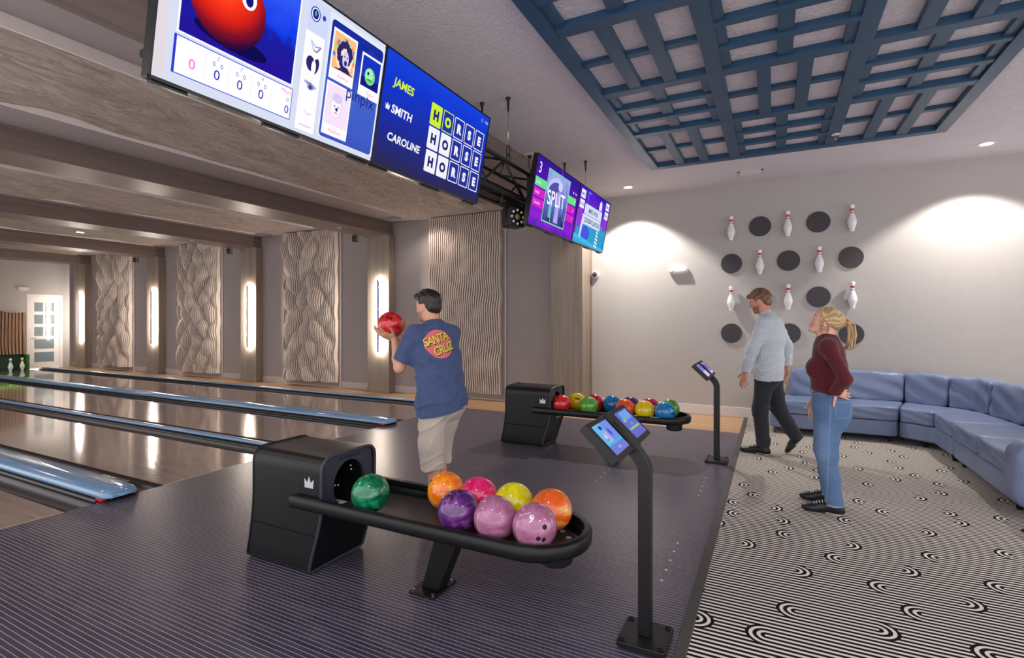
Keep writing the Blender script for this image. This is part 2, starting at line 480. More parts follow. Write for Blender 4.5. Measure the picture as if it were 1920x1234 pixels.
# pin deck: carved mask unit, pit with green-lit pins
M_mask = wood('mask_walnut', (128, 98, 74), (172, 138, 108), 2, .5, 10, .06)
b = MB(); rs = np.random.RandomState(3)
nsl = 96; zs = np.linspace(.48, 1.76, 26)
for k in range(nsl):
    y = -.5 + 7.65 * k / nsl
    d = .05 + .045 * np.sin(2.1 * y + 2.3 * zs + 1.2 * np.sin(3.1 * zs + y * 1.7)) + .02 * np.sin(5 * y - 4 * zs)
    top = .06 * math.sin(3.3 * y) + .03 * math.sin(7.1 * y + 1)
    vs = []; n = len(zs)
    for j, z in enumerate(zs):
        z2 = z + (top if j == n - 1 else 0); xf = XE + .20 + d[j]
        vs += [(xf, y, z2), (xf, y + .05, z2), (XE + .13, y, z2), (XE + .13, y + .05, z2)]
    fs = []
    for j in range(n - 1):
        o = j * 4; q = o + 4
        fs += [(o, o + 1, q + 1, q), (o + 2, o, q, q + 2), (o + 1, o + 3, q + 3, q + 1)]
    o = (n - 1) * 4; fs.append((o, o + 1, o + 3, o + 2)); fs.append((0, 2, 3, 1))
    b.add(vs, fs)
b.box(XE + .10, XE + .15, -.5, 7.15, .48, 1.70)
mk = b.build('mask_unit', M_mask)
tag(mk, 'carved wavy wooden mask panel hanging over the pins at the far lane end', 'panel')
b = MB(); b.box(XE + .02, XE + .10, -.5, 7.15, -.14, .6); struct('wall_pit', b, plain('pit_curtain', (20, 42, 46), .8))
b = MB(); b.box(XE + .05, XE + .30, 7.12, 7.19, -.14, .46); struct('wall_kickback', b, plain('kickback_green', (34, 84, 26), .5))
lamp('pin_deck_light', 'AREA', (XE + .42, 6.4, .46), 2.2, (.45, 1, .12), shape='RECTANGLE', size=.5, size_y=1.6)
lamp('pin_deck_light', 'AREA', (XE + .42, 4.7, .46), 1.5, (.45, 1, .2), shape='RECTANGLE', size=.5, size_y=1.6)
# ================================================================== WALL AND CEILING FIXTURES
M_black = plain('black_powder', (16, 15, 17), .42, 0, .5)
M_bezel = plain('bezel_black', (16, 16, 19), .3, 0, .5)
M_chrome = plain('chrome', (205, 205, 208), .18, 1)

# ---- carved relief panels between the pilasters
M_relief = plain('relief_paint', (206, 190, 179), .55, 0, .3)
M_backer = plain('relief_backer', (150, 137, 129), .7, 0, .3)
def relief(x0, x1, seed, amp, label):
    rs = np.random.RandomState(seed); n = 33; zs = np.linspace(.125, 3.50, 150)
    W = x1 - x0
    P = []
    for r in range(10):      # leaf-shaped humps in staggered, jittered rows
        for c in range(4):
            P.append((((c + .5 * (r % 2)) / 3.4 + .12 * (rs.rand() - .5)) * W, .15 + r * .37 + .16 * (rs.rand() - .5), .25 + .10 * rs.rand(), .34 + .16 * rs.rand(), .5 + .5 * rs.rand(), (.7 if rs.rand() < .6 else -.7) + .5 * (rs.rand() - .5)))
    root_b = MB()
    for k in range(n):
        x = (k + .5) / n * W
        d = .075 + .014 * np.sin(5 * zs + 2.3 * x + seed) + .012 * np.sin(9 * zs - 4 * x + 2 * np.sin(2 * zs))
        for px, pz, sx, sz, a, sk in P:
            u = (x - px + sk * (zs - pz) * .35) / sx; w = (zs - pz) / sz
            r = np.abs(u + .25) ** 1.5 + np.abs(w) ** 1.5
            d = np.maximum(d, .045 + amp * a * np.clip(1 - r, 0, 1) ** .75 * min(1, .25 + (W - x) / .30))
        sway = .012 * np.sin(7 * zs + seed + 3.1 * x) + .007 * np.sin(13 * zs + 5 * x)
        wob = sway + .12 * (d - .05)
        hw = W / n * .25; vs = []; m = len(zs)
        for j in range(m):
            xc = x0 + x + wob[j]; yf = YL - .03 - d[j]
            vs += [(xc - hw, YL - .02, zs[j]), (xc - hw, yf, zs[j]), (xc + hw, yf, zs[j]), (xc + hw, YL - .02, zs[j])]
        fs = []
        for j in range(m - 1):
            o = 4 * j; q = o + 4
            fs += [(o, o + 1, q + 1, q), (o + 1, o + 2, q + 2, q + 1), (o + 2, o + 3, q + 3, q + 2)]
        fs += [(0, 3, 2, 1), tuple(4 * (m - 1) + i for i in (0, 1, 2, 3))]
        root_b.add(vs, fs)
    o = empty('relief_panel', (0, 0, 0)); tag(o, label, 'wall panel', 'carved relief panels on the lane wall')
    b = root_b; b.build('carved_slats', M_relief, o, smooth=False)
    b = MB(); b.box(x0 - .05, x1 + .06, YL - .022, YL - .002, .03, ZL - .004); b.build('backing_board', M_backer, o)
    b = MB(); b.box(x1 + .06, x1 + .085, YL - .035, YL - .002, .0, ZL - .004); b.build('edge_strip', plain('edge_strip', (196, 186, 184), .5), o)
relief(-6.06, -4.46, 2, .06, 'carved wavy relief panel nearest the lounge, fine slats, behind the man in blue')
relief(-10.18, -8.56, 7, .19, 'carved relief panel with large bumps between the two nearest lit pilasters')
relief(-14.27, -12.67, 11, .22, 'carved relief panel with bumps, second from the far end of the lane wall')
relief(-18.34, -16.75, 15, .22, 'carved relief panel furthest down the lane wall, beside the glazed door')

# ---- light bars on the pilasters
SC_L = ['light bar on the pilaster behind the red bowling ball', 'light bar glowing on the second pilaster from the ball player',
        'light bar on the pilaster before the furthest relief panel', 'light bar on the last pilaster beside the glazed door']
M_glow = glow('bar_led', (255, 244, 232), 460)
M_bar = plain('bar_front', (60, 56, 110), .4)
for i in range(4):
    x = PIL[i + 1] - .225; yf = YP
    o = empty('light_bar', (x, yf, 1.58)); tag(o, SC_L[i], 'wall light', 'backlit bars on the pilasters')
    b = MB(); b.box(-.022, .022, -.076, -.062, -.74, .74); b.build('front_bar', M_bar, o, bevel=.002)
    b = MB(); b.box(-.017, .017, -.062, -.052, -.735, .735); b.build('light_strip', M_glow, o)
    for z in (-.6, .6):
        b = MB(); b.box(-.010, .010, -.052, 0, z - .010, z + .010); b.build('standoff', M_black, o)

# ---- screens
class Canvas:
    """flat layered shapes in (u right, v up), each with an emissive colour; one mesh with several materials"""
    def __init__(s, w, h, gain=1.0): s.b = MB(); s.mats = []; s.ix = {}; s.k = 0; s.w = w; s.h = h; s.g = gain
    def mi(s, c):
        key = tuple(c) if not isinstance(c, bpy.types.Material) else c.name
        if key not in s.ix:
            s.ix[key] = len(s.mats)
            s.mats.append(c if isinstance(c, bpy.types.Material) else glow('screen_%d_%d_%d_%d' % (*c[:3], int(s.g * 100)), c, s.g))
        return s.ix[key]
    def poly(s, pts, c):
        s.k += 1; z = .00025 * s.k
        s.b.add([(u, v, z) for u, v in pts], [tuple(range(len(pts)))], s.mi(c))
    def rect(s, x0, y0, x1, y1, c, r=0, skew=0):
        pts = rrect(x0, x1, y0, y1, r, 5) if r else [(x0, y0), (x1, y0), (x1, y1), (x0, y1)]
        if skew: pts = [(u + skew * (v - y0), v) for u, v in pts]
        s.poly(pts, c)
    def frame(s, x0, y0, x1, y1, w, c, inner, r=.0):
        s.rect(x0, y0, x1, y1, c, r); s.rect(x0 + w, y0 + w, x1 - w, y1 - w, inner, max(r - w, 0))
    def ell(s, x, y, rx, ry, c, rot=0, n=28, a0=0, a1=2 * PI):
        ca, sa = math.cos(rot), math.sin(rot); pts = []
        for k in range(n):
            t = a0 + (a1 - a0) * k / n; p, q = rx * math.cos(t), ry * math.sin(t)
            pts.append((x + p * ca - q * sa, y + p * sa + q * ca))
        s.poly(pts, c)
    def text(s, body, x, y, size, c, offset=0, shear=0, align='LEFT', rot=0, space=1.0):
        s.k += 1; z = .00025 * s.k
        vs, fs = text2d(body, size, offset, shear, space, align)
        ca, sa = math.cos(rot), math.sin(rot)
        s.b.add([(x + a * ca - q * sa, y + a * sa + q * ca, z) for a, q in vs], fs, s.mi(c))

def gradient_glow(name, stops, axis=1, gain=1.0, h=.68, nz=None):
    t = NT(name); tc = t.n('TexCoord'); sp = t.n('SeparateXYZ'); t.t.links.new(tc.outputs['Object'], sp.inputs[0])
    f = t.math('DIVIDE', sp.outputs[axis], h)
    if nz:
        f = t.math('ADD', f, t.math('MULTIPLY', t.math('SUBTRACT', t.noise(tc.outputs['Object'], nz[0], 3), .5), nz[1]))
    col = t.ramp(f, [(p, lin(c)) for p, c in stops])
    e = t.n('Emission'); t.set(e.inputs[0], col); e.inputs[1].default_value = gain
    t.t.links.new(e.outputs[0], t.out.inputs[0]); return t.m

def radial_glow(name, cen, rad, stops, gain=1.0):
    t = NT(name); tc = t.n('TexCoord'); sp = t.n('SeparateXYZ'); t.t.links.new(tc.outputs['Object'], sp.inputs[0])
    dx = t.math('SUBTRACT', sp.outputs[0], cen[0]); dy = t.math('SUBTRACT', sp.outputs[1], cen[1])
    f = t.math('DIVIDE', t.math('SQRT', t.math('ADD', t.math('MULTIPLY', dx, dx), t.math('MULTIPLY', dy, dy))), rad)
    e = t.n('Emission'); t.set(e.inputs[0], t.ramp(f, [(p, lin(c)) for p, c in stops])); e.inputs[1].default_value = gain
    t.t.links.new(e.outputs[0], t.out.inputs[0]); return t.m

TVW, TVH = 1.232, .695
def tv(y0, label, paintfn, gain=1.0, group='screens hung over the approach'):
    """screen facing the approach, tipped forward; local u runs along +Y, v up the tilted face"""
    o = empty('television', (-2.15, y0, 2.437)); tag(o, label, 'television', group)
    tilt = math.atan2(.125, .683)
    # columns: u -> +Y, v -> up & forward, n -> out of the screen towards the approach
    up = Vector((math.sin(tilt), 0, math.cos(tilt))); U = Vector((0, 1, 0)); N = U.cross(up)
    R = Matrix((U, up, N)).transposed().to_4x4()
    def place(ob): ob.matrix_local = R; return ob
    b = MB(); b.prism(rrect(0, TVW, 0, TVH, .006, 3), -.05, -.002, 'z'); b.box(.25, TVW - .25, .12, TVH - .15, -.085, -.05)
    b.box(.02, .16, -.012, 0, -.045, -.012); b.box(.52, .72, -.012, 0, -.04, -.012); b.box(TVW - .16, TVW - .02, -.012, 0, -.045, -.012)
    place(b.build('cabinet', M_bezel, o, bevel=.002))
    b = MB(); e = .009
    for q in ((0, TVW, 0, e * 1.5), (0, TVW, TVH - e, TVH), (0, e, 0, TVH), (TVW - e, TVW, 0, TVH)): b.box(q[0], q[1], q[2], q[3], -.004, .004)
    place(b.build('bezel', M_bezel, o))
    c = Canvas(TVW, TVH, gain); paintfn(c)
    for i, v in enumerate(c.b.v): c.b.v[i] = (v[0], v[1], v[2] - .001)
    place(c.b.build('screen', c.mats, o, smooth=False))
    return o

BLUE = (30, 60, 200); NAVY = (24, 24, 110); WHT = (248, 248, 255)
def face_tv1(c):
    c.rect(0, 0, TVW, TVH, (214, 220, 238))
    c.rect(.0, .02, .05, .66, (224, 214, 222))
    # photo of a red ball with googly eyes on blue cloth
    c.frame(.085, .215, .635, .69, .008, WHT, (24, 40, 190))
    c.rect(.095, .225, .625, .69, gradient_glow('tv_photo_blue', [(.30, (40, 20, 150)), (.55, (26, 30, 160)), (.62, (20, 60, 235)), (1, (60, 100, 255))], 1, 1.0, .69, (14, .25)))
    X0, Y0 = .285, .425
    c.ell(X0 + .03, Y0 - .145, .17, .04, (16, 12, 80), -.05)
    c.ell(X0, Y0, .172, .176, radial_glow('tv_red_ball', (X0 - .03, Y0 + .07), .24, [(.0, (255, 92, 48)), (.38, (252, 54, 28)), (.62, (216, 34, 24)), (.82, (130, 18, 40)), (1, (50, 12, 56))]), 0, 56)
    c.ell(X0 - .045, Y0 + .10, .052, .075, WHT, .2); c.ell(X0 + .012, Y0 + .115, .048, .06, WHT); c.ell(X0 - .03, Y0 + .135, .02, .03, (255, 220, 240))
    c.ell(X0 + .083, Y0 + .062, .036, .046, WHT); c.ell(X0 + .085, Y0 + .055, .018, .026, (24, 20, 120))
    # score strip
    c.frame(.078, .055, .64, .205, .004, (60, 80, 220), (252, 250, 255))
    c.rect(.078, .055, .088, .205, (40, 60, 210))
    for k, (n, col) in enumerate([('', (250, 120, 220)), ('2', (60, 60, 190)), ('3', (60, 60, 190)), ('4', (60, 60, 190))]):
        x = .155 + .105 * k
        if n:
            c.text(n, x, .176, .022, (130, 130, 200), 0, .2, 'CENTER')
            c.text('0', x - .016, .146, .028, (110, 110, 200), 0, 0, 'CENTER'); c.text('0', x + .018, .146, .028, (110, 110, 200), 0, 0, 'CENTER')
        c.text('0', x, .095, .058, col, .004, 0, 'CENTER')
        c.rect(x + .052, .075, x + .0535, .185, (222, 222, 244))
    c.text('Mitch', .60, .17, .026, (250, 130, 190), 0, .2, 'CENTER'); c.text('0', .612, .135, .026, (110, 110, 200), 0, 0, 'CENTER'); c.text('0', .612, .08, .052, (50, 50, 180), .004, 0, 'CENTER')
    # strip of drawn features
    c.rect(.668, .03, .668 + .115, .50, WHT); c.rect(.668, .50, .668 + .125, .66, (206, 214, 246)); c.rect(.668, .03, .785, .51, WHT)
    c.ell(.712, .60, .030, .036, (60, 80, 170)); c.ell(.712, .60, .024, .030, WHT); c.ell(.712, .60, .019, .024, (40, 40, 140)); c.ell(.712, .603, .006, .012, (70, 190, 160)); c.ell(.765, .605, .011, .013, (60, 70, 170))
    c.poly([(.70, .475), (.735, .452), (.765, .462), (.768, .455), (.745, .425), (.722, .428)], (120, 100, 170)); c.poly([(.705, .468), (.735, .447), (.76, .455), (.742, .432), (.724, .433)], WHT)
    c.ell(.715, .362, .027, .036, (44, 40, 100), .2); c.ell(.748, .36, .018, .04, (44, 40, 100), -.2); c.ell(.735, .35, .014, .034, WHT)
    c.ell(.728, .262, .040, .010, (180, 170, 210), -.2); c.ell(.730, .250, .020, .014, (120, 140, 200)); c.ell(.730, .250, .008, .010, (50, 50, 120)); c.poly([(.698, .262), (.73, .272), (.768, .24), (.73, .266)], (110, 100, 160))
    c.poly([(.70, .135), (.73, .118), (.765, .125), (.73, .112)], (200, 190, 226)); c.rect(.69, .052, .76, .058, (244, 180, 230))
    # card board
    c.rect(.80, .035, 1.212, .66, (224, 230, 246)); c.rect(.815, .04, 1.20, .635, gradient_glow('tv_board_blue', [(0, (60, 84, 190)), (.45, (70, 100, 205)), (.9, (18, 40, 160))], 1, 1.0, .64, (6, .5)), .02)
    c.rect(.825, .605, 1.19, .625, (26, 46, 150)); 
    c.rect(.83, .345, 1.00, .60, WHT); c.rect(.84, .40, .99, .588, (246, 190, 130))
    for k in range(16):
        a = PI * k / 15; c.rect(.915 + .07 * math.cos(a) - .009, .47 + .095 * math.sin(a) - .010, .915 + .07 * math.cos(a) + .009, .47 + .095 * math.sin(a) + .010, [(244, 150, 70), (150, 230, 150), (250, 190, 90), (90, 140, 230)][k % 4])
    c.ell(.917, .475, .058, .082, (250, 226, 196))
    for k in range(22):
        a = k * 2.4; r = .030 + .02 * ((k * 7) % 5) / 5; c.ell(.917 + r * math.cos(a), .492 + 1.25 * r * math.sin(a), .014, .018, (48, 38, 104))
    c.ell(.92, .468, .022, .042, (214, 206, 244)); c.ell(.922, .450, .010, .014, (60, 40, 110)); c.ell(.911, .482, .004, .004, (50, 40, 110)); c.ell(.930, .480, .004, .004, (50, 40, 110))
    c.poly([(.842, .40), (.885, .41), (.90, .43), (.94, .43), (.96, .408), (.988, .40)], (44, 36, 110)); c.text('Aubrey', .915, .362, .026, (244, 140, 190), 0, .1, 'CENTER')
    c.rect(1.03, .335, 1.19, .565, WHT); c.rect(1.04, .39, 1.18, .553, (24, 52, 190)); c.rect(1.04, .39, 1.18, .44, (24, 26, 130))
    c.ell(1.105, .455, .040, .046, (120, 214, 130)); c.ell(1.10, .462, .030, .034, (160, 244, 170)); c.ell(1.09, .468, .008, .010, (30, 40, 120)); c.ell(1.118, .468, .007, .009, WHT); c.ell(1.119, .468, .004, .005, (30, 40, 120)); c.ell(1.105, .435, .022, .006, (60, 150, 90))
    c.text('Dylan', 1.12, .352, .026, (244, 140, 190), 0, .1, 'CENTER')
    c.rect(.815, .055, .99, .325, WHT); c.rect(.825, .11, .98, .315, (244, 224, 246)); c.ell(.895, .215, .040, .062, (226, 214, 244)); c.ell(.893, .208, .034, .05, (250, 244, 255)); c.ell(.898, .198, .009, .009, (40, 34, 110)); c.ell(.882, .212, .007, .003, (90, 70, 150)); c.ell(.910, .212, .007, .003, (90, 70, 150)); c.ell(.895, .178, .012, .005, (230, 150, 200)); c.ell(.895, .255, .034, .025, (214, 200, 240))
    c.text('Madison', .90, .072, .026, (244, 140, 190), 0, .1, 'CENTER')
    c.text('pinpix', .945, .285, .088, (34, 44, 130), .002)

def face_tv2(c):
    c.rect(0, 0, TVW, TVH, gradient_glow('tv_horse_bg', [(.02, (46, 44, 84)), (.35, (34, 46, 150)), (.75, (22, 56, 210)), (1, (24, 70, 226))], 1, .95, .695, (3, .25)))
    LIME = (206, 240, 60); W2 = (244, 244, 250)
    c.text('JAMES', .10, .505, .070, LIME, .03, .12, space=1.02)
    c.text('SMITH', .105, .345, .070, W2, .03, .12, space=1.02)
    c.poly([(.056, .350), (.052, .385), (.063, .368), (.072, .392), (.081, .368), (.092, .385), (.088, .350)], W2)
    c.text('CAROLINE', .10, .18, .066, W2, .03, .12, space=1.02)
    for r in range(3):
        for k, ch in enumerate('HORSE'):
            x = .485 + .142 * k; y = .402 - .157 * r
            lit = k < (1 if r == 0 else 2)
            if lit: c.rect(x, y, x + .126, y + .145, LIME if r == 0 else W2, .008)
            else: c.frame(x, y, x + .126, y + .145, .007, LIME if (r == 0 and k == 1) else W2, (36, 52, 160), .008)
            col = (34, 40, 110) if lit else (LIME if (r == 0 and k == 1) else W2)
            c.text(ch, x + .063, y + .042, .086, col, .062, 0, 'CENTER')
    c.text('9:59', 1.15, .625, .028, (220, 224, 250), .003); c.ell(1.108, .635, .010, .014, (200, 204, 240)); c.ell(1.108, .635, .007, .011, (30, 60, 200))

def face_tv3(c):
    c.rect(0, 0, TVW, TVH, gradient_glow('tv_split_bg', [(0, (96, 40, 190)), (.15, (150, 40, 220)), (.5, (96, 24, 190)), (1, (52, 24, 150))], 1, .95, .695, (3.2, .5)))
    c.poly([(.62, .69), (.66, .69), (.86, .42), (.80, .42)], (110, 40, 190))
    W2 = (246, 244, 255)
    c.text('3', .065, .53, .15, W2, .008)
    bars = [((110, 226, 140), .40), ((214, 40, 200), .30), ((214, 40, 200), .20)]
    for (col, y), nm in zip(bars, ['James', 'Smith', 'Caroline']):
        c.rect(.03, y, 1.17, y + .085, col); c.text(nm, .06, y + .028, .044, W2, .001)
    for k, y in enumerate((.42, .32, .22)): c.text(['8', '8', '7'][k], 1.12, y + .01, .04, W2, 0, 0, 'CENTER')
    c.frame(.30, .09, .92, .63, .012, (124, 240, 176), (70, 66, 150)); c.rect(.315, .105, .905, .615, gradient_glow('tv_split_pic', [(.1, (50, 50, 120)), (.5, (110, 120, 210)), (.9, (170, 180, 244))], 1, .95, .695, (9, .7)))
    c.ell(.50, .47, .19, .10, (196, 200, 246), .3); c.ell(.51, .45, .15, .075, (84, 84, 170), .3)
    c.poly([(.60, .12), (.72, .12), (.68, .4), (.60, .46)], (180, 170, 236)); c.poly([(.44, .11), (.52, .11), (.50, .34), (.43, .30)], (110, 190, 210))
    c.ell(.66, .51, .06, .05, (210, 210, 250)); c.rect(.40, .11, .5, .15, (60, 56, 100))
    c.text('SPLIT', .61, .29, .21, (250, 250, 255), .012, -.12, 'CENTER', .05)
    c.text('9:59', 1.10, .52, .035, W2, 0); c.ell(1.05, .535, .012, .014, W2)

def face_tv4(c):
    c.rect(0, 0, TVW, TVH, gradient_glow('tv_win_bg', [(0, (40, 130, 210)), (.35, (40, 150, 214)), (.5, (130, 50, 210)), (1, (60, 24, 200))], 1, .95, .695, (2.4, .3)))
    W2 = (236, 240, 255)
    c.poly([(.05, 0), (1.15, 0), (1.2, .30), (.62, .40), (.1, .30)], (52, 160, 204)); c.poly([(0, 0), (.06, 0), (.02, .4), (0, .5)], (110, 40, 170)); c.ell(.12, .33, .09, .14, (150, 60, 220)); c.ell(1.10, .40, .09, .12, (150, 60, 214)); c.ell(.40, .16, .17, .09, (70, 90, 226)); c.ell(.40, .30, .16, .05, (60, 110, 230))
    c.poly([(0, 0), (TVW, 0), (TVW, .05), (.6, .075), (.1, .12), (0, .11)], (70, 190, 232)); c.poly([(.0, .0), (1.0, .0), (.55, .04), (0, .06)], (60, 170, 230))
    c.poly([(.195, .09), (.245, .09), (.265, .2), (.25, .38), (.215, .38), (.20, .2)], (226, 214, 250))
    for k in range(6): c.poly([(.80 + .004 * k, .05 + .045 * k), (.93 - .008 * k, .03 + .045 * k), (.925 - .008 * k, .055 + .045 * k), (.805 + .004 * k, .075 + .045 * k)], W2)
    c.ell(.83, .555, .055, .09, W2); c.ell(.83, .50, .03, .03, (60, 40, 160)); c.rect(.31, .53, .325, .66, (120, 130, 240)); c.rect(.28, .645, .42, .66, (110, 130, 240)); c.rect(.92, .52, .93, .64, (120, 130, 240))
    for x, y, s in ((.05, .55, 'MIKE'), (.05, .43, 'WINS'), (1.03, .57, 'MIKE'), (1.03, .45, 'WINS')):
        c.rect(x, y, x + .155, y + .10, W2, .008); c.text(s, x + .0775, y + .028, .055, (50, 50, 130), .003, 0, 'CENTER')
    c.rect(.24, .26, .92, .51, (216, 226, 250), .012); c.rect(.24, .382, .92, .389, (120, 130, 190))
    c.text('MIKE WINS', .58, .415, .085, (50, 52, 120), .005, 0, 'CENTER', 0, .86); c.text('CONGRATULATIONS', .58, .29, .082, (50, 52, 120), .006, 0, 'CENTER', 0, .68)

tv(1.125, 'big screen showing a red ball photo, score zeros and picture cards', face_tv1, 1.05)
tv(2.358, 'screen showing HORSE letter tiles for three players', face_tv2)
tv(4.54, 'purple screen showing the number 3 and a SPLIT picture', face_tv3)
tv(5.785, 'screen with a winner sign over a blue bowling cartoon, nearest the pin wall', face_tv4)

# ---- box truss carrying the screens
tr = empty('ceiling_truss', (-2.39, 0, 2.85)); tag(tr, 'black box truss hung from the ceiling behind the screens', 'truss')
b = MB()
for x in (-.14, .14):
    for z in (-.15, .15): b.tube([(x, 1.3, z), (x, 7.3, z)], .02, 10)
b.build('chord', M_black, tr)
b = MB(); y = 1.32; s = 1
while y < 7.1:
    for x in (-.14, .14): b.tube([(x, y, -.15 * s), (x, y + .42, .15 * s)], .0115, 8)
    for z in (-.15, .15): b.tube([(-.14 * s, y, z), (.14 * s, y + .42, z)], .0115, 8)
    y += .42; s = -s
b.build('brace', M_black, tr)
b = MB(); b.box(-.11, -.02, 1.35, 7.2, -.14, -.02); b.build('cable_tray', M_black, tr)
for y in (1.5, 2.9, 4.95, 6.4):
    b = MB(); b.box(.06, .15, y - .03, y + .03, -.16, .20); b.build('screen_bracket', M_black, tr)
pass

HL = [(-2.51, 4.29), (-2.23, 4.30), (-2.21, 6.48), (-2.49, 6.44)]
HT = ['ceiling hook and cable just behind the HORSE screen top corner', 'ceiling hook with long steel cable between the two screen pairs', 'ceiling hook above the screen nearest the pin wall, seen clear of it', 'ceiling hook partly behind the purple SPLIT screen']
for (x, y), l in zip(HL, HT):
    o = empty('hanging_cable', (x, y, CEIL)); tag(o, l, 'cable', 'cables holding the truss')
    b = MB(); b.lathe([(.001, -.03), (.016, -.03), (.022, -.012), (.022, 0), (.001, 0)], seg=14); b.tube([(0, 0, -.02), (0, 0, -.13)], [.014, .009], 8); b.build('anchor', M_black, o)
    b = MB(); b.tube([(0, 0, -.12), (0, 0, -.46)], .003, 6); b.build('steel_cable', M_chrome, o)
    b = MB()
    for zc, h in ((-.50, .05), (-.57, .035)):
        b.tube([(.018 * math.cos(t), 0, zc + h * math.sin(t)) for t in np.linspace(0, 2 * PI, 15)[:-1]], .006, 6, closed=True)
    b.build('shackle', M_black, o)

# ---- recessed cans, vents, sprinklers
M_trimring = plain('can_ring', (232, 226, 222), .4)
M_canlit = glow('can_lens', (255, 244, 228), 9)
M_canhi = glow('bay_lens', (255, 236, 210), 14)
def can(x, y, z, label, grp, lens):
    o = empty('recessed_light', (x, y, z)); tag(o, label, 'ceiling light', grp)
    b = MB(); b.lathe([(.062, .03), (.07, -.002), (.088, -.006), (.094, -.001), (.094, 0)], seg=28); b.build('trim_ring', M_trimring, o)
    b = MB(); b.disc((0, 0, -.001), .062, 'z', 24, flip=True); b.build('lens', lens, o)
can(*WALL_CANS[0], CEIL, 'round recessed ceiling light between the winner screen and the pin wall', 'recessed lights over the pin wall', M_canlit)
can(*WALL_CANS[1], CEIL, 'round recessed ceiling light above the sofa corner by the pin wall', 'recessed lights over the pin wall', M_canlit)
can(-13.6, 5.75, 3.428, 'bright recessed light in the plaster between two far lane beams', 'lane ceiling lights', M_canhi)

def vent(x, y, sx, sy, label, grp, m, z=CEIL):
    o = empty('ceiling_vent', (x, y, z)); tag(o, label, 'vent', grp)
    b = MB(); w = .022
    for q in ((-sx, sx, -sy, -sy + w), (-sx, sx, sy - w, sy), (-sx, -sx + w, -sy, sy), (sx - w, sx, -sy, sy)): b.box(q[0], q[1], q[2], q[3], -.012, 0)
    b.build('vent_frame', m, o)
    b = MB(); n = max(4, int(sy * 2 / .024))
    for k in range(n):
        y0 = -sy + w + (2 * sy - 2 * w) * (k + .5) / n
        b.add([(-sx + w, y0 - .008, -.003), (sx - w, y0 - .008, -.003), (sx - w, y0 + .008, -.012), (-sx + w, y0 + .008, -.012)], [(0, 1, 2, 3)])
    b.build('louvers', m, o)
    b = MB(); b.box(-sx + w, sx - w, -sy + w, sy - w, -.0025, -.001); b.build('duct_opening', plain('duct_dark', (96, 92, 96), .7), o)
M_vent = plain('vent_white', (212, 206, 206), .5)
vent(-.285, 8.05, .16, .12, 'white ceiling vent above the pins on the pin wall', 'ceiling vents', M_vent)
M_ventd = plain('vent_grey', (134, 124, 122), .5)
vent(-6.72, 7.95, .15, .11, 'grey vent in the lane ceiling beside the first beam', 'lane ceiling vents', M_ventd, ZL)
vent(-10.72, 8.1, .18, .13, 'grey vent in the lane ceiling beside the second beam', 'lane ceiling vents', M_ventd, ZL)
vent(-14.75, 8.1, .18, .13, 'grey vent in the lane ceiling beside the third beam', 'lane ceiling vents', M_ventd, ZL)

def sprinkler(x, y, z, label):
    o = empty('sprinkler', (x, y, z)); tag(o, label, 'sprinkler', 'ceiling sprinklers')
    b = MB(); b.lathe([(.001, -.006), (.038, -.006), (.042, 0)], seg=20); b.build('escutcheon', M_trimring, o)
    b = MB(); b.tube([(0, 0, -.005), (0, 0, -.05)], .007, 8); b.lathe([(.001, -.052), (.022, -.050), (.022, -.047), (.001, -.045)], seg=14); b.build('sprinkler_head', M_chrome, o)
sprinkler(.61, 6.62, 3.535, 'white sprinkler poking through the blue ceiling lattice')
sprinkler(-7.35, 7.2, 3.25, 'small sprinkler under the first lane beam')
sprinkler(-11.45, 6.9, 3.25, 'small sprinkler under the second lane beam')

# ---- blue basket-weave lattice under the lounge ceiling
M_blue = plain('lattice_blue', (46, 78, 106), .4, 0, .35)
la = empty('ceiling_lattice', (0, 0, 0)); tag(la, 'large blue basket-weave wooden lattice fixed under the ceiling', 'ceiling lattice')
XS = [-1.43, -.43, .59, 1.61]; YS = [7.02, 5.72, 4.57, 3.42, 2.27, 1.12]
zl, zh = 3.535, CEIL; hw = .053
b = MB()
for x in (XS[0], XS[-1]): b.box(x - .055, x + .055, YS[-1] - .05, YS[0] + .05, zl - .004, zh)
for y in (YS[0], YS[-1]): b.box(XS[0] + .055, XS[-1] - .055, y - .05, y + .05, zl - .004, zh)
b.build('outer_frame', M_blue, la, bevel=.003)
for x in XS[1:3]:
    b = MB(); b.box(x - hw - .008, x + hw + .008, YS[-1] + .05, YS[0] - .05, zl + .003, zh); b.build('long_rail', M_blue, la, bevel=.003)
for y in YS[1:-1]:
    b = MB(); b.box(XS[0] + .055, XS[-1] - .055, y - hw, y + hw, zl, zh - .001); b.build('cross_rail', M_blue, la, bevel=.003)
for i in range(3):
    for j in range(5):
        xa, xb = XS[i] + .055, XS[i + 1] - .055; ya, yb = YS[j + 1] + .045, YS[j] - .045
        fr = MB(); bk = MB()
        if (i + j) % 2 == 0:      # slats run away from the viewer, one cross slat behind
            for k in (1, 2): x = xa + (xb - xa) * k / 3; fr.box(x - hw, x + hw, ya, yb, zl + .004, zh - .002)
            y = (ya + yb) / 2; bk.box(xa, xb, y - .032, y + .032, zl + .022, zh - .003)
        else:
            for k in (1, 2): y = ya + (yb - ya) * k / 3; fr.box(xa, xb, y - .032, y + .032, zl + .004, zh - .002)
            x = (xa + xb) / 2; bk.box(x - hw, x + hw, ya, yb, zl + .022, zh - .003)
            for x in (xa, xb - .0): 
                s = 1 if x == xa else -1; bk.box(min(x, x + s * .075), max(x, x + s * .075), ya, yb, zl + .020, zh - .004)
        fr.build('front_slat', M_blue, la, bevel=.003); bk.build('back_slat', M_blue, la, bevel=.003)

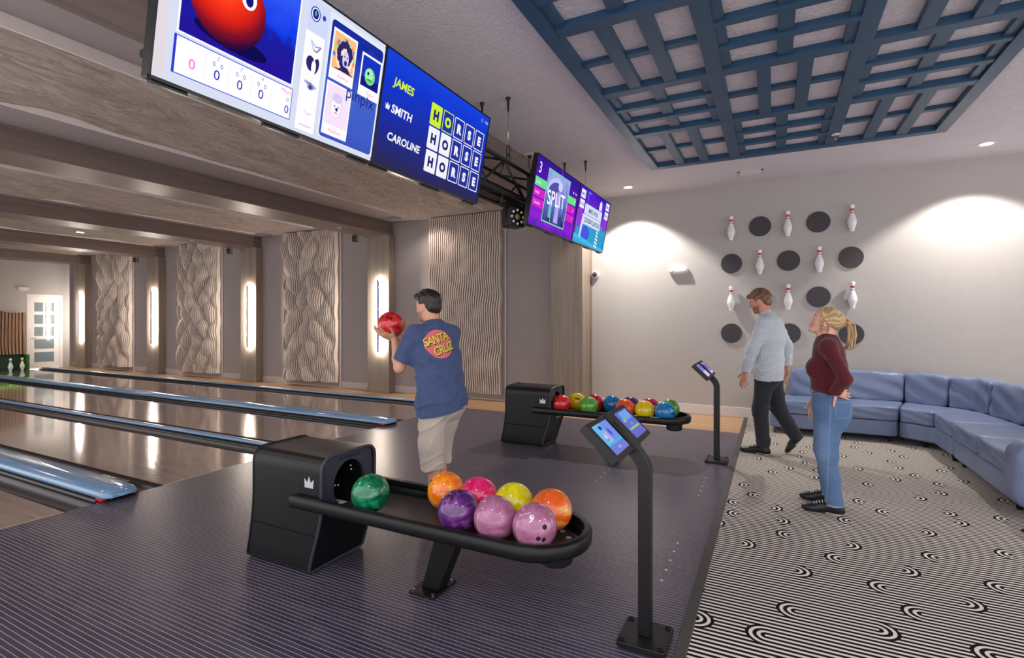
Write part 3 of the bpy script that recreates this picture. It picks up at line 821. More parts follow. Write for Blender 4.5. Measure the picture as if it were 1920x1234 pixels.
# ---- pins and discs on the pin wall
M_pin = [plain('pin_white', (240, 238, 238), .18, 0, .5, coat=.4), plain('pin_red', (204, 40, 30), .3)]
PIN = [(.026, 0), (.0285, .012), (.036, .045), (.050, .085), (.0592, .115), (.0605, .130), (.058, .155), (.048, .19), (.037, .222), (.0285, .245), (.0245, .262), (.0235, .272), (.0232, .282), (.0232, .292), (.0238, .302), (.0265, .325), (.0308, .35), (.0325, .365), (.0305, .375), (.024, .382), (.012, .386), (.0005, .387)]
def pin_mb(k=1.0):
    b = MB(); mis = []
    for i in range(len(PIN) - 1):
        z = (PIN[i][1] + PIN[i + 1][1]) / 2
        mis.append(1 if (.262 < z < .277 or .292 < z < .314) else 0)
    b.lathe([(r * k, z * k) for r, z in PIN], seg=28, mis=mis)
    b.disc((0, 0, 0), PIN[0][0] * k, 'z', 28, 0, True); return b
PINS = [(-.58, 2.725, 'top row of the pin wall, first pin from the screens'), (.19, 2.73, 'top row of the pin wall, middle pin'), (.985, 2.742, 'top row of the pin wall, above the woman, last pin'),
        (-.18, 2.185, 'second row of the pin wall, pin nearer the screens'), (.59, 2.182, 'second row of the pin wall, pin nearer the sofa corner'),
        (-.58, 1.64, 'lowest pin row, in front of the bearded man'), (.195, 1.65, 'lowest pin row, between the man and the woman'), (.99, 1.66, 'lowest pin row, above the blonde ponytail')]
pinm = None
for x, z, l in PINS:
    if pinm is None:
        pinm = pin_mb(.985).build('bowling_pin', M_pin, None); o = pinm
    else: o = pinm.copy(); COL.objects.link(o)
    o.location = (x, YW - .068, z)
    tag(o, 'white bowling pin, ' + l, 'bowling pin', 'bowling pins mounted on the pin wall')
M_disc = plain('disc_charcoal', (62, 57, 60), .6)
DISCS = [(-.18, 2.92, 'top row, nearer the screens'), (.58, 2.92, 'top row, nearer the sofa corner'), (-.58, 2.375, 'second row, nearest the screens'), (.20, 2.38, 'second row, middle one'),
         (.98, 2.385, 'second row, last one'), (-.18, 1.84, "third row, behind the bearded man's head"), (.585, 1.835, "third row, just above the blonde woman's head"),
         (-.58, 1.295, 'bottom row, nearest the screens'), (.21, 1.30, "bottom row, half hidden by the man's back"), (.985, 1.30, 'bottom row, behind the ponytail')]
discm = None
for x, z, l in DISCS:
    if discm is None:
        b = MB(); b.lathe([(.0, -.012), (.145, -.012), (.150, -.007), (.150, .012)], seg=48, smooth=False); b.M = Matrix()
        b.v = [(p[0], p[2], p[1]) for p in b.v]; b.f = [f[::-1] for f in b.f]; discm = b.build('wall_disc', M_disc, None); o = discm
    else: o = discm.copy(); COL.objects.link(o)
    o.location = (x, YW - .012, z)
    tag(o, 'round charcoal wall disc, ' + l, 'wall disc', 'charcoal discs on the pin wall')

# ---- small wall gear
M_wplast = plain('white_plastic', (226, 222, 220), .35)
M_lens = plain('clear_lens', (214, 216, 220), .1, 0, .6)
def emergency(x, y, z, ax, label, glowc):
    o = empty('emergency_light', (x, y, z), 0 if ax == 'y' else PI / 2); tag(o, label, 'emergency light', 'emergency lights')
    b = MB(); n = 24; prof = [(.150, 0), (.155, -.03), (.140, -.06), (.10, -.075)]
    vs = [(r * math.copysign(abs(math.cos(t)) ** .7, math.cos(t)), yy, .43 * r * math.copysign(abs(math.sin(t)) ** .8, math.sin(t))) for r, yy in prof for t in [2 * PI * k / n for k in range(n)]]
    fs = [(i * n + k, i * n + (k + 1) % n, (i + 1) * n + (k + 1) % n, (i + 1) * n + k) for i in range(3) for k in range(n)] + [tuple(range(3 * n, 4 * n))]
    b.add(vs, fs, 0, True); b.build('housing', M_wplast, o)
    for s in (-1, 1):
        b = MB(); b.sphere((s * .095, -.066, -.006), .036, 18, 12, sc=(1.1, .55, .95)); b.build('lamp_head', M_lens, o)
    b = MB(); b.box(-.035, -.02, -.078, -.072, -.03, -.022); b.build('indicator', glow(glowc[0], glowc[1], 1.5), o)
emergency(-1.365, YW, 2.30, 'y', 'white oval emergency light on the pin wall left of the pins', ('indicator_red', (255, 60, 40)))
emergency(XE, 7.14, 2.46, 'x', 'white oval emergency light on the far end wall above the glazed door', ('indicator_red', (255, 60, 40)))
o = empty('security_camera', (-2.765, YW, 2.29)); tag(o, 'small white dome security camera beside the wooden pilaster', 'camera')
b = MB(); b.v = []; b.lathe([(.001, 0), (.068, 0), (.07, .03), (.058, .055), (.045, .06)], seg=24)
b.v = [(p[0], -p[2], p[1]) for p in b.v]; b.build('camera_base', M_wplast, o)
b = MB(); b.sphere((0, -.062, 0), .043, 20, 14); b.build('dome', plain('smoked_dome', (58, 58, 62), .1, 0, .6), o)
o = empty('wall_outlet', (.128, YW, .48)); tag(o, 'white wall outlet plate above the end of the blue sofa', 'outlet')
b = MB(); b.box(-.036, .036, -.007, 0, -.058, .058); b.build('cover_plate', M_wplast, o, bevel=.003)
b = MB()
for z in (-.025, .025): b.box(-.016, .016, -.009, -.006, z - .016, z + .016)
b.build('socket', plain('socket_white', (206, 202, 200), .4), o, bevel=.002)

o = empty('ceiling_outlet', (-2.76, 5.90, CEIL)); tag(o, 'small white ceiling outlet with a black cord by the purple SPLIT screen', 'outlet')
b = MB(); b.box(-.06, .06, -.05, .05, -.012, 0); b.build('cover_plate', M_wplast, o, bevel=.003)
b = MB(); b.box(-.02, .02, .0, .03, -.045, -.01); b.build('plug', M_black, o, bevel=.003)
b = MB(); b.tube([(0, .02, -.04), (-.01, .0, -.10), (.04, -.06, -.22), (.10, -.10, -.36), (.22, -.12, -.50), (.34, -.10, -.60)], .006, 8); b.build('power_cord', M_black, o)

# ---- stage lamps
def stage_lamp(x, y, z, yaw, label, s=1.0):
    o = empty('stage_lamp', (x, y, z), yaw); tag(o, label, 'stage light', 'black effect lights')
    b = MB(); b.prism(rrect(-.10 * s, .10 * s, -.10 * s, .10 * s, .03 * s, 5), -.08 * s, .06 * s, 'x'); b.build('lamp_body', M_black, o, bevel=.006)
    b = MB()
    for k in range(8):
        t = 2 * PI * k / 8; b.sphere((.062 * s, .068 * s * math.cos(t), .068 * s * math.sin(t)), .014 * s, 10, 8)
    b.build('lens_ring', M_lens, o)
    b = MB(); b.sphere((.062 * s, 0, 0), .03 * s, 14, 10, sc=(.6, 1, 1)); b.build('centre_lens', plain('amber_lens', (150, 120, 50), .2), o)
    b = MB(); b.tube([(0, -.115 * s, 0), (0, -.115 * s, .10 * s), (0, -.09 * s, .15 * s), (0, .09 * s, .15 * s), (0, .115 * s, .10 * s), (0, .115 * s, 0)], .008 * s, 8); b.build('yoke', M_black, o)
stage_lamp(-2.33, 4.62, 2.53, -.5, 'black effect light with a ring of lenses hanging under the truss')
stage_lamp(-7.62, 7.9, 3.16, .3, 'small black lamp under the first lane beam by the wall', .6)
stage_lamp(-11.70, 7.95, 3.16, .3, 'small black lamp under the second lane beam by the wall', .6)
stage_lamp(-15.75, 7.95, 3.16, .3, 'small black lamp under the third lane beam by the wall', .6)
# ================================================================== LANE FURNITURE
M_cap = plain('divider_blue', (112, 152, 190), .13, 0, .6, coat=.5)
M_side = plain('divider_side', (40, 35, 34), .35)
M_reflect = plain('red_reflector', (160, 16, 20), .2)

def divider(yc, wide, label):
    o = empty('lane_divider', (FOUL, yc, 0)); tag(o, label, 'lane divider', 'blue-capped lane dividers')
    hw = .135 if wide else .04; zt = .092 if wide else .066
    prof = [(-hw, .034), (-hw, .052), (-hw * .95, .068 if wide else .056), (-hw * .80, zt - .004), (0, zt), (hw * .80, zt - .004), (hw * .95, .068 if wide else .056), (hw, .052), (hw, .034)]
    b = MB(); n = len(prof)
    secs = [(-15.0, 1, 0)] + ([(-.12, 1, 0), (-.03, .99, 0), (.02, .96, .001), (.055, .88, .003), (.078, .76, .007), (.088, .62, .013)] if wide else [(.0, 1, 0)])
    vs = []
    for x, k, dz in secs:
        for y, z in prof: vs.append((x, y * k, .012 + (z - .012) if not dz else max(z - dz * 2.0 * (z > .05), .014)))
    fs = []
    for i in range(len(secs) - 1):
        for k in range(n - 1): fs.append((i * n + k, (i + 1) * n + k, (i + 1) * n + k + 1, i * n + k + 1))
        fs.append((i * n + n - 1, (i + 1) * n + n - 1, (i + 1) * n, i * n))
    L = (len(secs) - 1) * n
    fs += [tuple(range(n))[::-1][::-1], tuple(range(L, L + n))[::-1]]
    b.add(vs, fs, 0, True); b.build('cap', M_cap, o, angle=50)
    b = MB(); b.box(-15.0, -.002, -hw + .02, hw - .02, -.13, .034)
    for s in (-1, 1):
        b.tube([(-15.0, s * (hw - .022), -.012), (-.06 if wide else -.002, s * (hw - .022), -.012)], .03, 12)
    b.build('skirt', M_side, o)
    if wide:
        for s in (-1, 1):
            b = MB(); b.prism(rrect(-.055, .045, .004, .036, .012, 4), hw * .55 if s > 0 else -hw * .95, hw * .95 if s > 0 else -hw * .55, 'y')
            b.v = [(p[2] if False else p[0], p[1], p[2]) for p in b.v]
            b2 = MB(); b2.box(-.06, .045, s * hw * .9 - .02, s * hw * .9 + .02, .002, .034); b2.build('reflector', M_reflect, o, bevel=.008)
    return o
d1 = divider(2.35, True, 'wide blue lane divider with rounded end, nearest the camera, bottom left')
divider(4.06, False, 'narrow blue divider ending behind the near ball return box')
divider(5.76, True, 'wide blue lane divider with rounded end beside the man in blue')
divider(7.475, False, 'narrow blue edge divider along the oak aisle by the wall')
b = MB(); b.prism(rrect(-.92, -.42, .232, .31, .01, 3), -.03, -.006, 'z'); ob = b.build('foul_sensor', M_black, d1)
b = MB(); b.box(-.86, -.66, .245, .297, -.006, -.0045, 0); b.box(-.83, -.77, .253, .289, -.0045, -.004, 1); b.box(-.73, -.68, .253, .289, -.0045, -.004, 2); b.build('warning_sticker', [plain('sticker_cream', (222, 200, 170), .4), plain('sticker_green', (40, 140, 110), .4), plain('sticker_red', (190, 70, 50), .4)], d1)

# pins standing on the far deck
for k, (x, y, l) in enumerate([(-19.72, 6.66, 'bowling pin lit green at the far end of the lane by the aisle'), (-19.83, 6.36, 'green-lit bowling pin behind the front pin, left'), (-19.83, 6.96, 'green-lit bowling pin beside the green kickback')]):
    o = pinm.copy(); COL.objects.link(o); o.location = (x, y, .0); tag(o, l, 'bowling pin', 'pins standing on the lanes')
    for q in ('group',): o[q] = 'pins standing on the lanes'

# ------------------------------------------------------------------ ball returns
M_box = plain('return_plastic', (12, 12, 13), .40, 0, .38, bump=.05, bscale=300)
M_panel = plain('return_face', (54, 56, 68), .45, 0, .45)
M_rail = plain('return_rail', (12, 12, 13), .38, 0, .4)
M_tray = plain('return_tray', (62, 54, 51), .38, 0, .5)
M_crown = plain('crown_silver', (214, 214, 218), .35, .4)
M_txt = plain('face_lettering', (16, 16, 20), .4)

def ball_return(y0, label):
    o = empty('ball_return', (-2.66, y0, 0)); tag(o, label, 'ball return', 'ball returns on the approach')
    W = .225
    # housing: leaning side profile (x,z), extruded over the width with rounded shoulders
    side = [(-.31, .012), (-.255, .30), (-.252, .36), (-.252, .695), (.335, .695), (.335, .34), (.30, .26), (.238, .012)]
    b = MB(); n = 26
    def rowx(z):
        def li(pts):
            for (xa, za), (xb, zb) in zip(pts, pts[1:]):
                if za <= z <= zb: return xa + (xb - xa) * (z - za) / (zb - za)
            return pts[-1][0]
        return li([(-.315, .01), (-.285, .13), (-.258, .30), (-.25, .40), (-.25, .70)]), li([(.23, .01), (.262, .12), (.31, .27), (.334, .36), (.338, .70)])
    zs = [.012, .022, .05, .12, .20, .27, .32, .36, .42, .50, .56, .60, .63, .655, .675, .688, .695]
    rings = []
    for z in zs:
        t = max(0, (z - .625) / .07); w = W - .07 * (1 - math.sqrt(max(0, 1 - t * t)))
        q = max(0, (.035 - z) / .023); w -= .02 * (1 - math.sqrt(max(0, 1 - min(1, q) ** 2)))
        xa, xb = rowx(z); rings.append((z, xa, xb, w))
    vs = []
    for z, xa, xb, w in rings: vs += [(xa, -w, z), (xb, -w, z), (xb, w, z), (xa, w, z)]
    fs = [(3, 2, 1, 0)]
    for i in range(len(rings) - 1):
        a, c = 4 * i, 4 * i + 4
        for k in range(4):
            if k == 1: continue
            l = (k + 1) % 4; fs.append((a + k, a + l, c + l, c + k))
    m = 4 * (len(rings) - 1); fs.append((m, m + 1, m + 2, m + 3))
    b.add(vs, fs, 0, False)
    # front below the face plate
    lo = [i for i, r in enumerate(rings) if r[0] <= .36]
    for i in lo[:-1]: b.add([vs[4 * i + 1], vs[4 * i + 2], vs[4 * i + 6], vs[4 * i + 5]], [(0, 1, 2, 3)])
    b.build('housing', M_box, o, smooth=True, angle=48)
    # raised rims front and back
    for xoff, k in ((.338, 2), (-.25, 1)):
        b = MB(); pts = []
        for z, xa, xb, w in rings: pts.append(((xb if k == 2 else xa), -w + .004, z))
        pts2 = [(x, -y, z) for x, y, z in pts][::-1]
        b.tube(pts + pts2, .0095, 8, closed=True); b.build('edge_rim', M_panel if k == 2 else M_box, o)
    # face plate with the round ball mouth
    b = MB(); cy, cz, rx, rz = 0.01, .497, .128, .142; N = 48; xf = .326
    outer = []; inner = []
    poly = []
    for z, xa, xb, w in rings:
        if z >= .36: poly.append((w - .012, z if z < .69 else .688))
    per = [(p[0], p[1]) for p in poly] + [(-p[0], p[1]) for p in poly[::-1]]
    def edge_at(t):      # ray from the mouth centre to the outline
        dx, dz = math.cos(t), math.sin(t); best = 9
        q = per + [per[0]]
        for (ya, za), (yb, zb) in zip(q, q[1:]):
            ex, ez = yb - ya, zb - za; den = dx * ez - dz * ex
            if abs(den) < 1e-9: continue
            s = ((ya - cy) * ez - (za - cz) * ex) / den; u = ((ya - cy) * dz - (za - cz) * dx) / den
            if s > 0 and -1e-6 <= u <= 1 + 1e-6: best = min(best, s)
        return (cy + best * dx, cz + best * dz)
    for k in range(N):
        t = 2 * PI * k / N
        iy, iz = cy + rx * math.cos(t), cz + rz * math.sin(t); iz = max(iz, .365)
        outer.append(edge_at(t)); inner.append((iy, iz))
    vs = [(xf, y, z) for y, z in outer] + [(xf, y, z) for y, z in inner] + [(xf - .02, y, z) for y, z in inner]
    fs = [(k, (k + 1) % N, N + (k + 1) % N, N + k) for k in range(N)] + [(N + k, N + (k + 1) % N, 2 * N + (k + 1) % N, 2 * N + k) for k in range(N)]
    b.add(vs, fs); b.build('face_plate', M_panel, o)
    b = MB()      # dark throat
    vs = [(xf - .02, y, z) for y, z in inner] + [(xf - .36, cy + (y - cy) * .8, cz + (z - cz) * .8) for y, z in inner]
    b.add(vs, [(k, (k + 1) % N, N + (k + 1) % N, N + k) for k in range(N)] + [tuple(range(N, 2 * N))], 0, True); b.build('throat', M_dark, o)
    b = MB()
    for y, z in ((.07, .58), (.075, .555), (-.06, .49), (-.035, .485)): b.sphere((xf - .05, y, z), .006, 10, 8)
    b.build('throat_rollers', M_lens, o)
    b = MB(); b.add([(xf - .10, -.09, .385), (xf + .03, -.09, .385), (xf + .03, -.01, .385), (xf - .10, -.01, .385)], [(0, 1, 2, 3)]); b.add([(xf - .07, -.08, .3855), (xf - .04, -.08, .3855), (xf - .04, -.03, .3855), (xf - .07, -.03, .3855)], [(0, 1, 2, 3)], 1); b.build('warning_card', [plain('card_white', (232, 228, 224), .4), plain('card_red', (180, 60, 50), .4)], o)
    b = MB(); vs, fs = text2d('Brunswick', .042, .001, .12, 1, 'CENTER')
    b.add([(xf + .0012, .012 + u, .650 + v) for u, v in vs], fs); b.build('face_lettering', M_txt, o)
    # crown on the near side
    b = MB(); cr = [(-.034, -.028), (.034, -.028), (.040, .026), (.016, .004), (.002, .040), (-.014, .004), (-.038, .026)]
    for s in (-1, 1):
        pts = [(.24 + a * (1 if s < 0 else -1), s * (W + .0012), .545 + c) for a, c in cr]
        b = MB(); b.add(pts, [tuple(range(7))]); b.build('crown_emblem', M_crown, o)
    # side seam
    for s in (-1, 1):
        b = MB(); b.box(-.25, .285, s * W - .002, s * W + .002, .235, .243); b.build('side_seam', M_dark, o)
    # oval rail
    cx1 = 1.60; R = .235; path = [(.13, -R)] + [(cx1 + R * math.sin(t), -R * math.cos(t)) for t in np.linspace(0, PI, 25)] + [(.13, R)]
    def band(b, off, z0, z1, th):
        n = len(path); vs = []
        for i, (x, y) in enumerate(path):
            a = path[max(i - 1, 0)]; c = path[min(i + 1, n - 1)]
            d = Vector((c[0] - a[0], c[1] - a[1], 0)).normalized(); nx, ny = d.y, -d.x
            for o2, z in ((off, z0), (off + th - .006, z0), (off + th, z0 + .012), (off + th + .002, z1 - .016), (off + th - .010, z1), (off, z1 - .002)):
                vs.append((x + nx * o2, y + ny * o2, z))
        fs = []
        for i in range(n - 1):
            for k in range(6): l = (k + 1) % 6; fs.append((i * 6 + k, i * 6 + l, (i + 1) * 6 + l, (i + 1) * 6 + k))
        fs += [tuple(range(6))[::-1], tuple(range((n - 1) * 6, n * 6))]
        b.add(vs, fs, 0, True)
    b = MB(); band(b, 0, .40, .472, .038); b.build('outer_rail', M_rail, o, angle=70)
    b = MB(); band(b, -.028, .395, .442, .012); b.build('inner_rail', M_rail, o, angle=70)
    # tray plate
    poly = [(.36, -.205)] + [(cx1 + .20 * math.sin(t), -.205 * math.cos(t)) for t in np.linspace(0, PI, 21)] + [(.36, .205)]
    b = MB(); b.prism(poly, .388, .399, 'z'); b.build('tray', M_tray, o)
    b = MB()
    for t in np.linspace(.5, 2.6, 5): b.box(cx1 + .16 * math.sin(t) - .012, cx1 + .16 * math.sin(t) + .012, -.16 * math.cos(t) - .009, -.16 * math.cos(t) + .009, .399, .403)
    b.build('tray_clip', M_crown, o)
    # hub below the tip, slanted leg, foot
    b = MB(); b.lathe([(.001, .305), (.075, .305), (.085, .315), (.085, .39), (.001, .39)], (1.70, 0, 0), 24); b.build('hub', M_box, o)
    b = MB(); b.prism([(.30, .85), (.395, 1.0), (.395, 1.16), (.012, .98), (.012, .86)][0:0] or [(.014, .915), (.014, 1.03), (.39, 1.19), (.39, 1.03)], -.045, .045, 'y'); b.build('leg', M_box, o, bevel=.006)
    b = MB(); b.prism(rrect(.875, 1.045, -.115, .115, .012, 3), 0, .014, 'z')
    b.build('foot_plate', M_box, o, bevel=.002)
    b = MB()
    for x in (.895, 1.025):
        for y in (-.09, .09): b.lathe([(.009, .014), (.009, .020), (.001, .021)], (x, y, 0), 8)
    b.build('anchor_bolt', M_chrome, o)
    b = MB(); b.tube([(.36, -.12, .30), (.40, -.12, .38)], .006, 6); b.tube([(.36, -.04, .30), (.40, -.04, .38)], .006, 6); b.build('support_rod', M_chrome, o)
    return o
ball_return(2.36, 'black ball return with tray of balls in the foreground')
ball_return(5.77, 'black ball return further back, in front of the wooden pilaster')

# ------------------------------------------------------------------ bowling balls
def ball_mat(name, cs, scale=6, dist=2.5, rough=.1):
    t = NT(name); v = t.coords('Object')
    a = t.noise(v, scale, 3, .55, dist)
    st = [(.34 + .32 * i / max(1, len(cs) - 1), lin(c)) for i, c in enumerate(cs)]
    return t.bsdf(t.ramp(a, st), rough, 0, .55, None, coat=.6)
RB = .108; M_hole = plain('finger_hole', (20, 18, 20), .7)
def ball(x, y, z, mats, label, group, seed, holes=None, holecol=None):
    rs = np.random.RandomState(seed)
    b = MB(); b.sphere((0, 0, 0), RB, 48, 32)
    d0 = Vector(holes or (rs.rand() * 2 - 1, rs.rand() * 2 - 1, rs.rand() * 1.2 - .1)).normalized()
    a = d0.cross(Vector((.3, .2, 1))).normalized(); c = d0.cross(a)
    o = b.build('bowling_ball', mats); o.location = (x, y, z); tag(o, label, 'bowling ball', group)
    b = MB()
    for u, v, r in ((-.014, 0, .0115), (.014, .002, .0115), (0, -.062, .0125)):
        q = (d0 * RB + a * u + c * v).normalized(); ta = q.cross(Vector((.1, .9, .4))).normalized(); tb = q.cross(ta)
        vs = [tuple(q * (RB + .0006))] + [tuple((q * RB + ta * (r * f * math.cos(t)) + tb * (r * f * math.sin(t))).normalized() * (RB + (.0006 if f < 1 else .0001))) for f in (.5, .92, 1) for t in np.linspace(0, 2 * PI, 17)[:-1]]
        b.add(vs, [(0, 1 + k, 1 + (k + 1) % 16) for k in range(16)] + [(1 + 16 * i + k, 17 + 16 * i + k, 17 + 16 * i + (k + 1) % 16, 1 + 16 * i + (k + 1) % 16) for i in (0, 1) for k in range(16)])
    h = b.build('finger_hole', M_hole, o)
    return o
def wrap_text(o, body, d0, up, size, m, name='lettering', off=.001, twist=0):
    d0 = Vector(d0).normalized(); e = Vector(up).cross(d0).normalized(); u2 = d0.cross(e)
    vs, fs = text2d(body, size, off, 0, 1, 'CENTER'); b = MB(); ct, st = math.cos(twist), math.sin(twist); out = []
    for p, q in vs:
        p, q = p * ct - q * st, p * st + q * ct
        out.append(tuple((d0 * RB + e * p + u2 * q).normalized() * (RB + .0007)))
    b.add(out, fs); return b.build(name, m, o)

ZB = .399 + RB + .004; YN, YF = 2.36 - .115, 2.36 + .115; G1 = 'balls on the near ball return'
M_green = ball_mat('ball_emerald', [(0, 84, 56), (6, 120, 76), (40, 160, 110)], 7, 3)
M_org = ball_mat('ball_orange', [(236, 96, 8), (250, 140, 20), (255, 176, 50)], 6, 3)
M_org2 = ball_mat('ball_orange_flame', [(240, 92, 24), (246, 110, 30), (252, 190, 90)], 4.5, 2)
M_pur = ball_mat('ball_purple', [(70, 24, 92), (98, 40, 118), (140, 74, 150)], 7, 3)
M_pink = ball_mat('ball_hot_pink', [(220, 14, 96), (240, 40, 120), (248, 92, 150)], 5, 2)
M_mauve = ball_mat('ball_mauve', [(156, 92, 128), (174, 108, 144), (196, 134, 166)], 6, 3)
M_yel = ball_mat('ball_lemon', [(214, 206, 0), (236, 228, 10), (244, 240, 60)], 5, 2)
ball(-2.05, YN, ZB, M_green, 'emerald green marbled bowling ball at the mouth of the near ball return', G1, 1, (.2, -.3, -.9))
ball(-1.69, YF, ZB, M_org, 'orange marbled bowling ball in front of the man in blue, touching the purple one', G1, 2, (-.9, -.75, .1))
ball(-1.455, YN, ZB, M_pur, 'dark purple bowling ball on the near ball return', G1, 3, (-.1, -.6, .9))
ball(-1.47, YF, ZB, M_pink, 'hot pink bowling ball in the back row of the near ball return', G1, 4, (.5, -.4, -.8))
m1 = ball(-1.238, YN, ZB, M_mauve, 'mauve bowling ball without visible writing, between the purple ball and its numbered twin', G1, 5, (.3, .3, -.8))
ball(-1.25, YF, ZB, M_yel, 'lemon yellow bowling ball in the back row of the near ball return', G1, 6, (.7, .6, -.5))
m2 = ball(-1.021, YN, ZB, M_mauve, 'mauve bowling ball with a white 9 and finger holes, at the tray tip', G1, 7, (.64, -.74, -.19))
ball(-1.03, YF, ZB, M_org2, 'orange flame-patterned bowling ball nearest the tip of the near tray', G1, 8, (.6, .7, -.3))
M_white_ink = plain('white_ink', (236, 230, 234), .4)
wrap_text(m2, '9', (.18, -.86, .47), (0, 0, 1), .055, M_white_ink, 'number_mark', .006, -.15)
wrap_text(m2, 'Brunswick', (-.16, -.70, .70), (0, 0, 1), .0145, M_white_ink, 'brand_mark', .003, .5)
G2 = 'balls on the far ball return'; Y2N, Y2F = YN + 3.41, YF + 3.41
B2 = [(-2.22, Y2N, 'ball_red', [(206, 24, 24), (226, 40, 36)], 'red bowling ball with finger holes next to the far black return box'),
      (-2.115, Y2F, 'ball_gold', [(206, 178, 10), (232, 206, 30)], 'yellow bowling ball between the two red ones on the far ball return'),
      (-1.888, Y2N, 'ball_lime', [(70, 150, 40), (104, 178, 60)], 'lime green bowling ball in the front row of the far ball return'),
      (-1.898, Y2F, 'ball_crimson', [(180, 12, 30), (204, 26, 44)], 'crimson bowling ball half hidden behind the lime green one'),
      (-1.681, Y2F, 'ball_azure', [(14, 104, 168), (30, 130, 190)], 'blue bowling ball left of the near touch screen, back row of far return'),
      (-1.47, Y2N, 'ball_tangerine', [(226, 70, 24), (240, 96, 40)], 'orange bowling ball mostly hidden by the near touch screen'),
      (-1.464, Y2F, 'ball_plum', [(78, 30, 84), (104, 48, 108)], 'plum purple bowling ball peeking over the near touch screen'),
      (-1.253, Y2N, 'ball_canary', [(220, 190, 0), (242, 214, 20)], 'yellow bowling ball in the front row of the far return, right of the touch screen'),
      (-1.247, Y2F, 'ball_magenta', [(176, 20, 76), (198, 40, 92)], 'magenta bowling ball behind the front-row yellow one'),
      (-1.036, Y2N, 'ball_cyan', [(12, 116, 184), (32, 140, 204)], 'bright blue bowling ball at the tip of the far ball return'),
      (-1.030, Y2F, 'ball_leaf', [(64, 140, 30), (96, 170, 50)], 'green bowling ball behind the bright blue one at the far tray tip')]
for k, (x, y, n, cs, l) in enumerate(B2):
    ball(x, y, ZB, ball_mat(n, cs, 6, 2.5), l, G2, 20 + k, (-.55, -.7, .35) if k == 0 else ((.3, -.75, .45) if k == 1 else None))

# ------------------------------------------------------------------ touch-screen stands
def console(y0, label, faces):
    o = empty('touch_screen_stand', (-.535, y0, 0)); tag(o, label, 'touch screen', 'touch-screen stands at the edge of the carpet')
    b = MB(); b.prism(rrect(-.11, .11, -.115, .115, .018, 4), 0, .028, 'z'); b.build('base_plate', M_black, o, bevel=.004)
    b = MB()
    for sx in (-.088, .088):
        for sy in (-.09, .09): b.lathe([(.013, .028), (.013, .034), (.007, .038), (.001, .038)], (sx, sy, 0), 12)
    b.build('bolt_cap', M_black, o)
    # square post: vertical, then bent back towards the lanes
    b = MB(); h = .029; pts = [(.0, .028), (.0, .80), (-.012, .835), (-.034, .866), (-.16, 1.0)]
    vs = []; n = len(pts)
    for i, (x, z) in enumerate(pts):
        a = pts[max(i - 1, 0)]; c = pts[min(i + 1, n - 1)]; dx, dz = c[0] - a[0], c[1] - a[1]; L = math.hypot(dx, dz); nx, nz = dz / L, -dx / L
        for s, t in ((-1, -1), (1, -1), (1, 1), (-1, 1)): vs.append((x + nx * h * s, t * h, z + nz * h * s))
    fs = [(3, 2, 1, 0), tuple(range(4 * n - 4, 4 * n))]
    for i in range(n - 1):
        for k in range(4): l = (k + 1) % 4; fs.append((4 * i + k, 4 * i + l, 4 * i + 4 + l, 4 * i + 4 + k))
    b.add(vs, fs); b.build('post', M_black, o, bevel=.004, angle=60)
    # head board: tilted; u along +Y, v up the slope
    t = math.radians(43); up = Vector((-math.cos(t), 0, math.sin(t))); U = Vector((0, 1, 0)); N = U.cross(up)
    R = Matrix((U, up, N)).transposed().to_4x4(); R.translation = (-.032 - .006, 0, .905)
    def put(ob): ob.matrix_local = R; return ob
    H = .208
    for s, cen in ((-1, -.178), (1, .178)):
        b = MB(); b.prism(rrect(cen - .132, cen + .132, 0, H, .01, 3), -.04, 0, 'z'); hd = put(b.build('tablet_case', M_black, o, bevel=.003))
        c = Canvas(.205, .158, .95); faces[0 if s < 0 else 1](c)
        for i, v in enumerate(c.b.v): c.b.v[i] = (v[0] + cen - .1025, v[1] + .026, v[2] + .0005)
        put(c.b.build('touch_screen', c.mats, o, smooth=False))
    b = MB(); b.box(-.046, .046, -.01, H, -.042, .006); put(b.build('centre_arm', M_black, o, bevel=.004))
    b = MB(); b.box(-.06, -.047, .05, .15, 0, .012); put(b.build('card_reader', M_black, o, bevel=.002))
    return o
def scr_a(c):
    c.rect(0, 0, .205, .158, (120, 190, 240)); c.rect(0, 0, .205, .045, (120, 130, 220)); c.rect(0, .045, .205, .055, (70, 190, 232)); c.rect(.10, .055, .205, .158, (120, 150, 236)); c.rect(.05, .06, .10, .11, (180, 180, 240)); c.ell(.07, .135, .02, .012, (70, 70, 170)); c.ell(.05, .09, .012, .012, (230, 220, 240)); c.ell(.13, .10, .016, .02, (90, 90, 200)); c.text('0 0 0', .03, .066, .018, (70, 70, 170)); c.text('PLAY', .10, .016, .018, (220, 224, 250), 0, 0, 'CENTER')
def scr_b(c):
    c.rect(0, 0, .205, .158, (104, 120, 214)); c.rect(.05, .10, .19, .15, (120, 170, 240)); c.rect(.03, .092, .075, .112, (160, 190, 110)); c.rect(.02, .045, .19, .056, (170, 206, 90)); c.rect(0, 0, .205, .035, (112, 112, 204)); c.text('1 2 3', .10, .065, .02, (214, 220, 250), 0, 0, 'CENTER')
def scr_c(c):
    c.rect(0, 0, .205, .158, (150, 140, 214)); c.rect(0, 0, .205, .06, (222, 206, 228)); c.rect(.0, .06, .205, .07, (214, 190, 232)); c.rect(.03, .10, .17, .14, (130, 124, 196))
def scr_d(c):
    c.rect(0, 0, .205, .158, (146, 136, 222)); c.rect(0, .0, .205, .03, (210, 200, 230)); c.rect(.04, .06, .16, .13, (126, 116, 210))
console(2.43, 'near black stand with two tilted touch screens, base in the foreground', (scr_a, scr_b))
console(5.84, 'far black stand with two tilted touch screens, in front of the pin wall', (scr_c, scr_d))

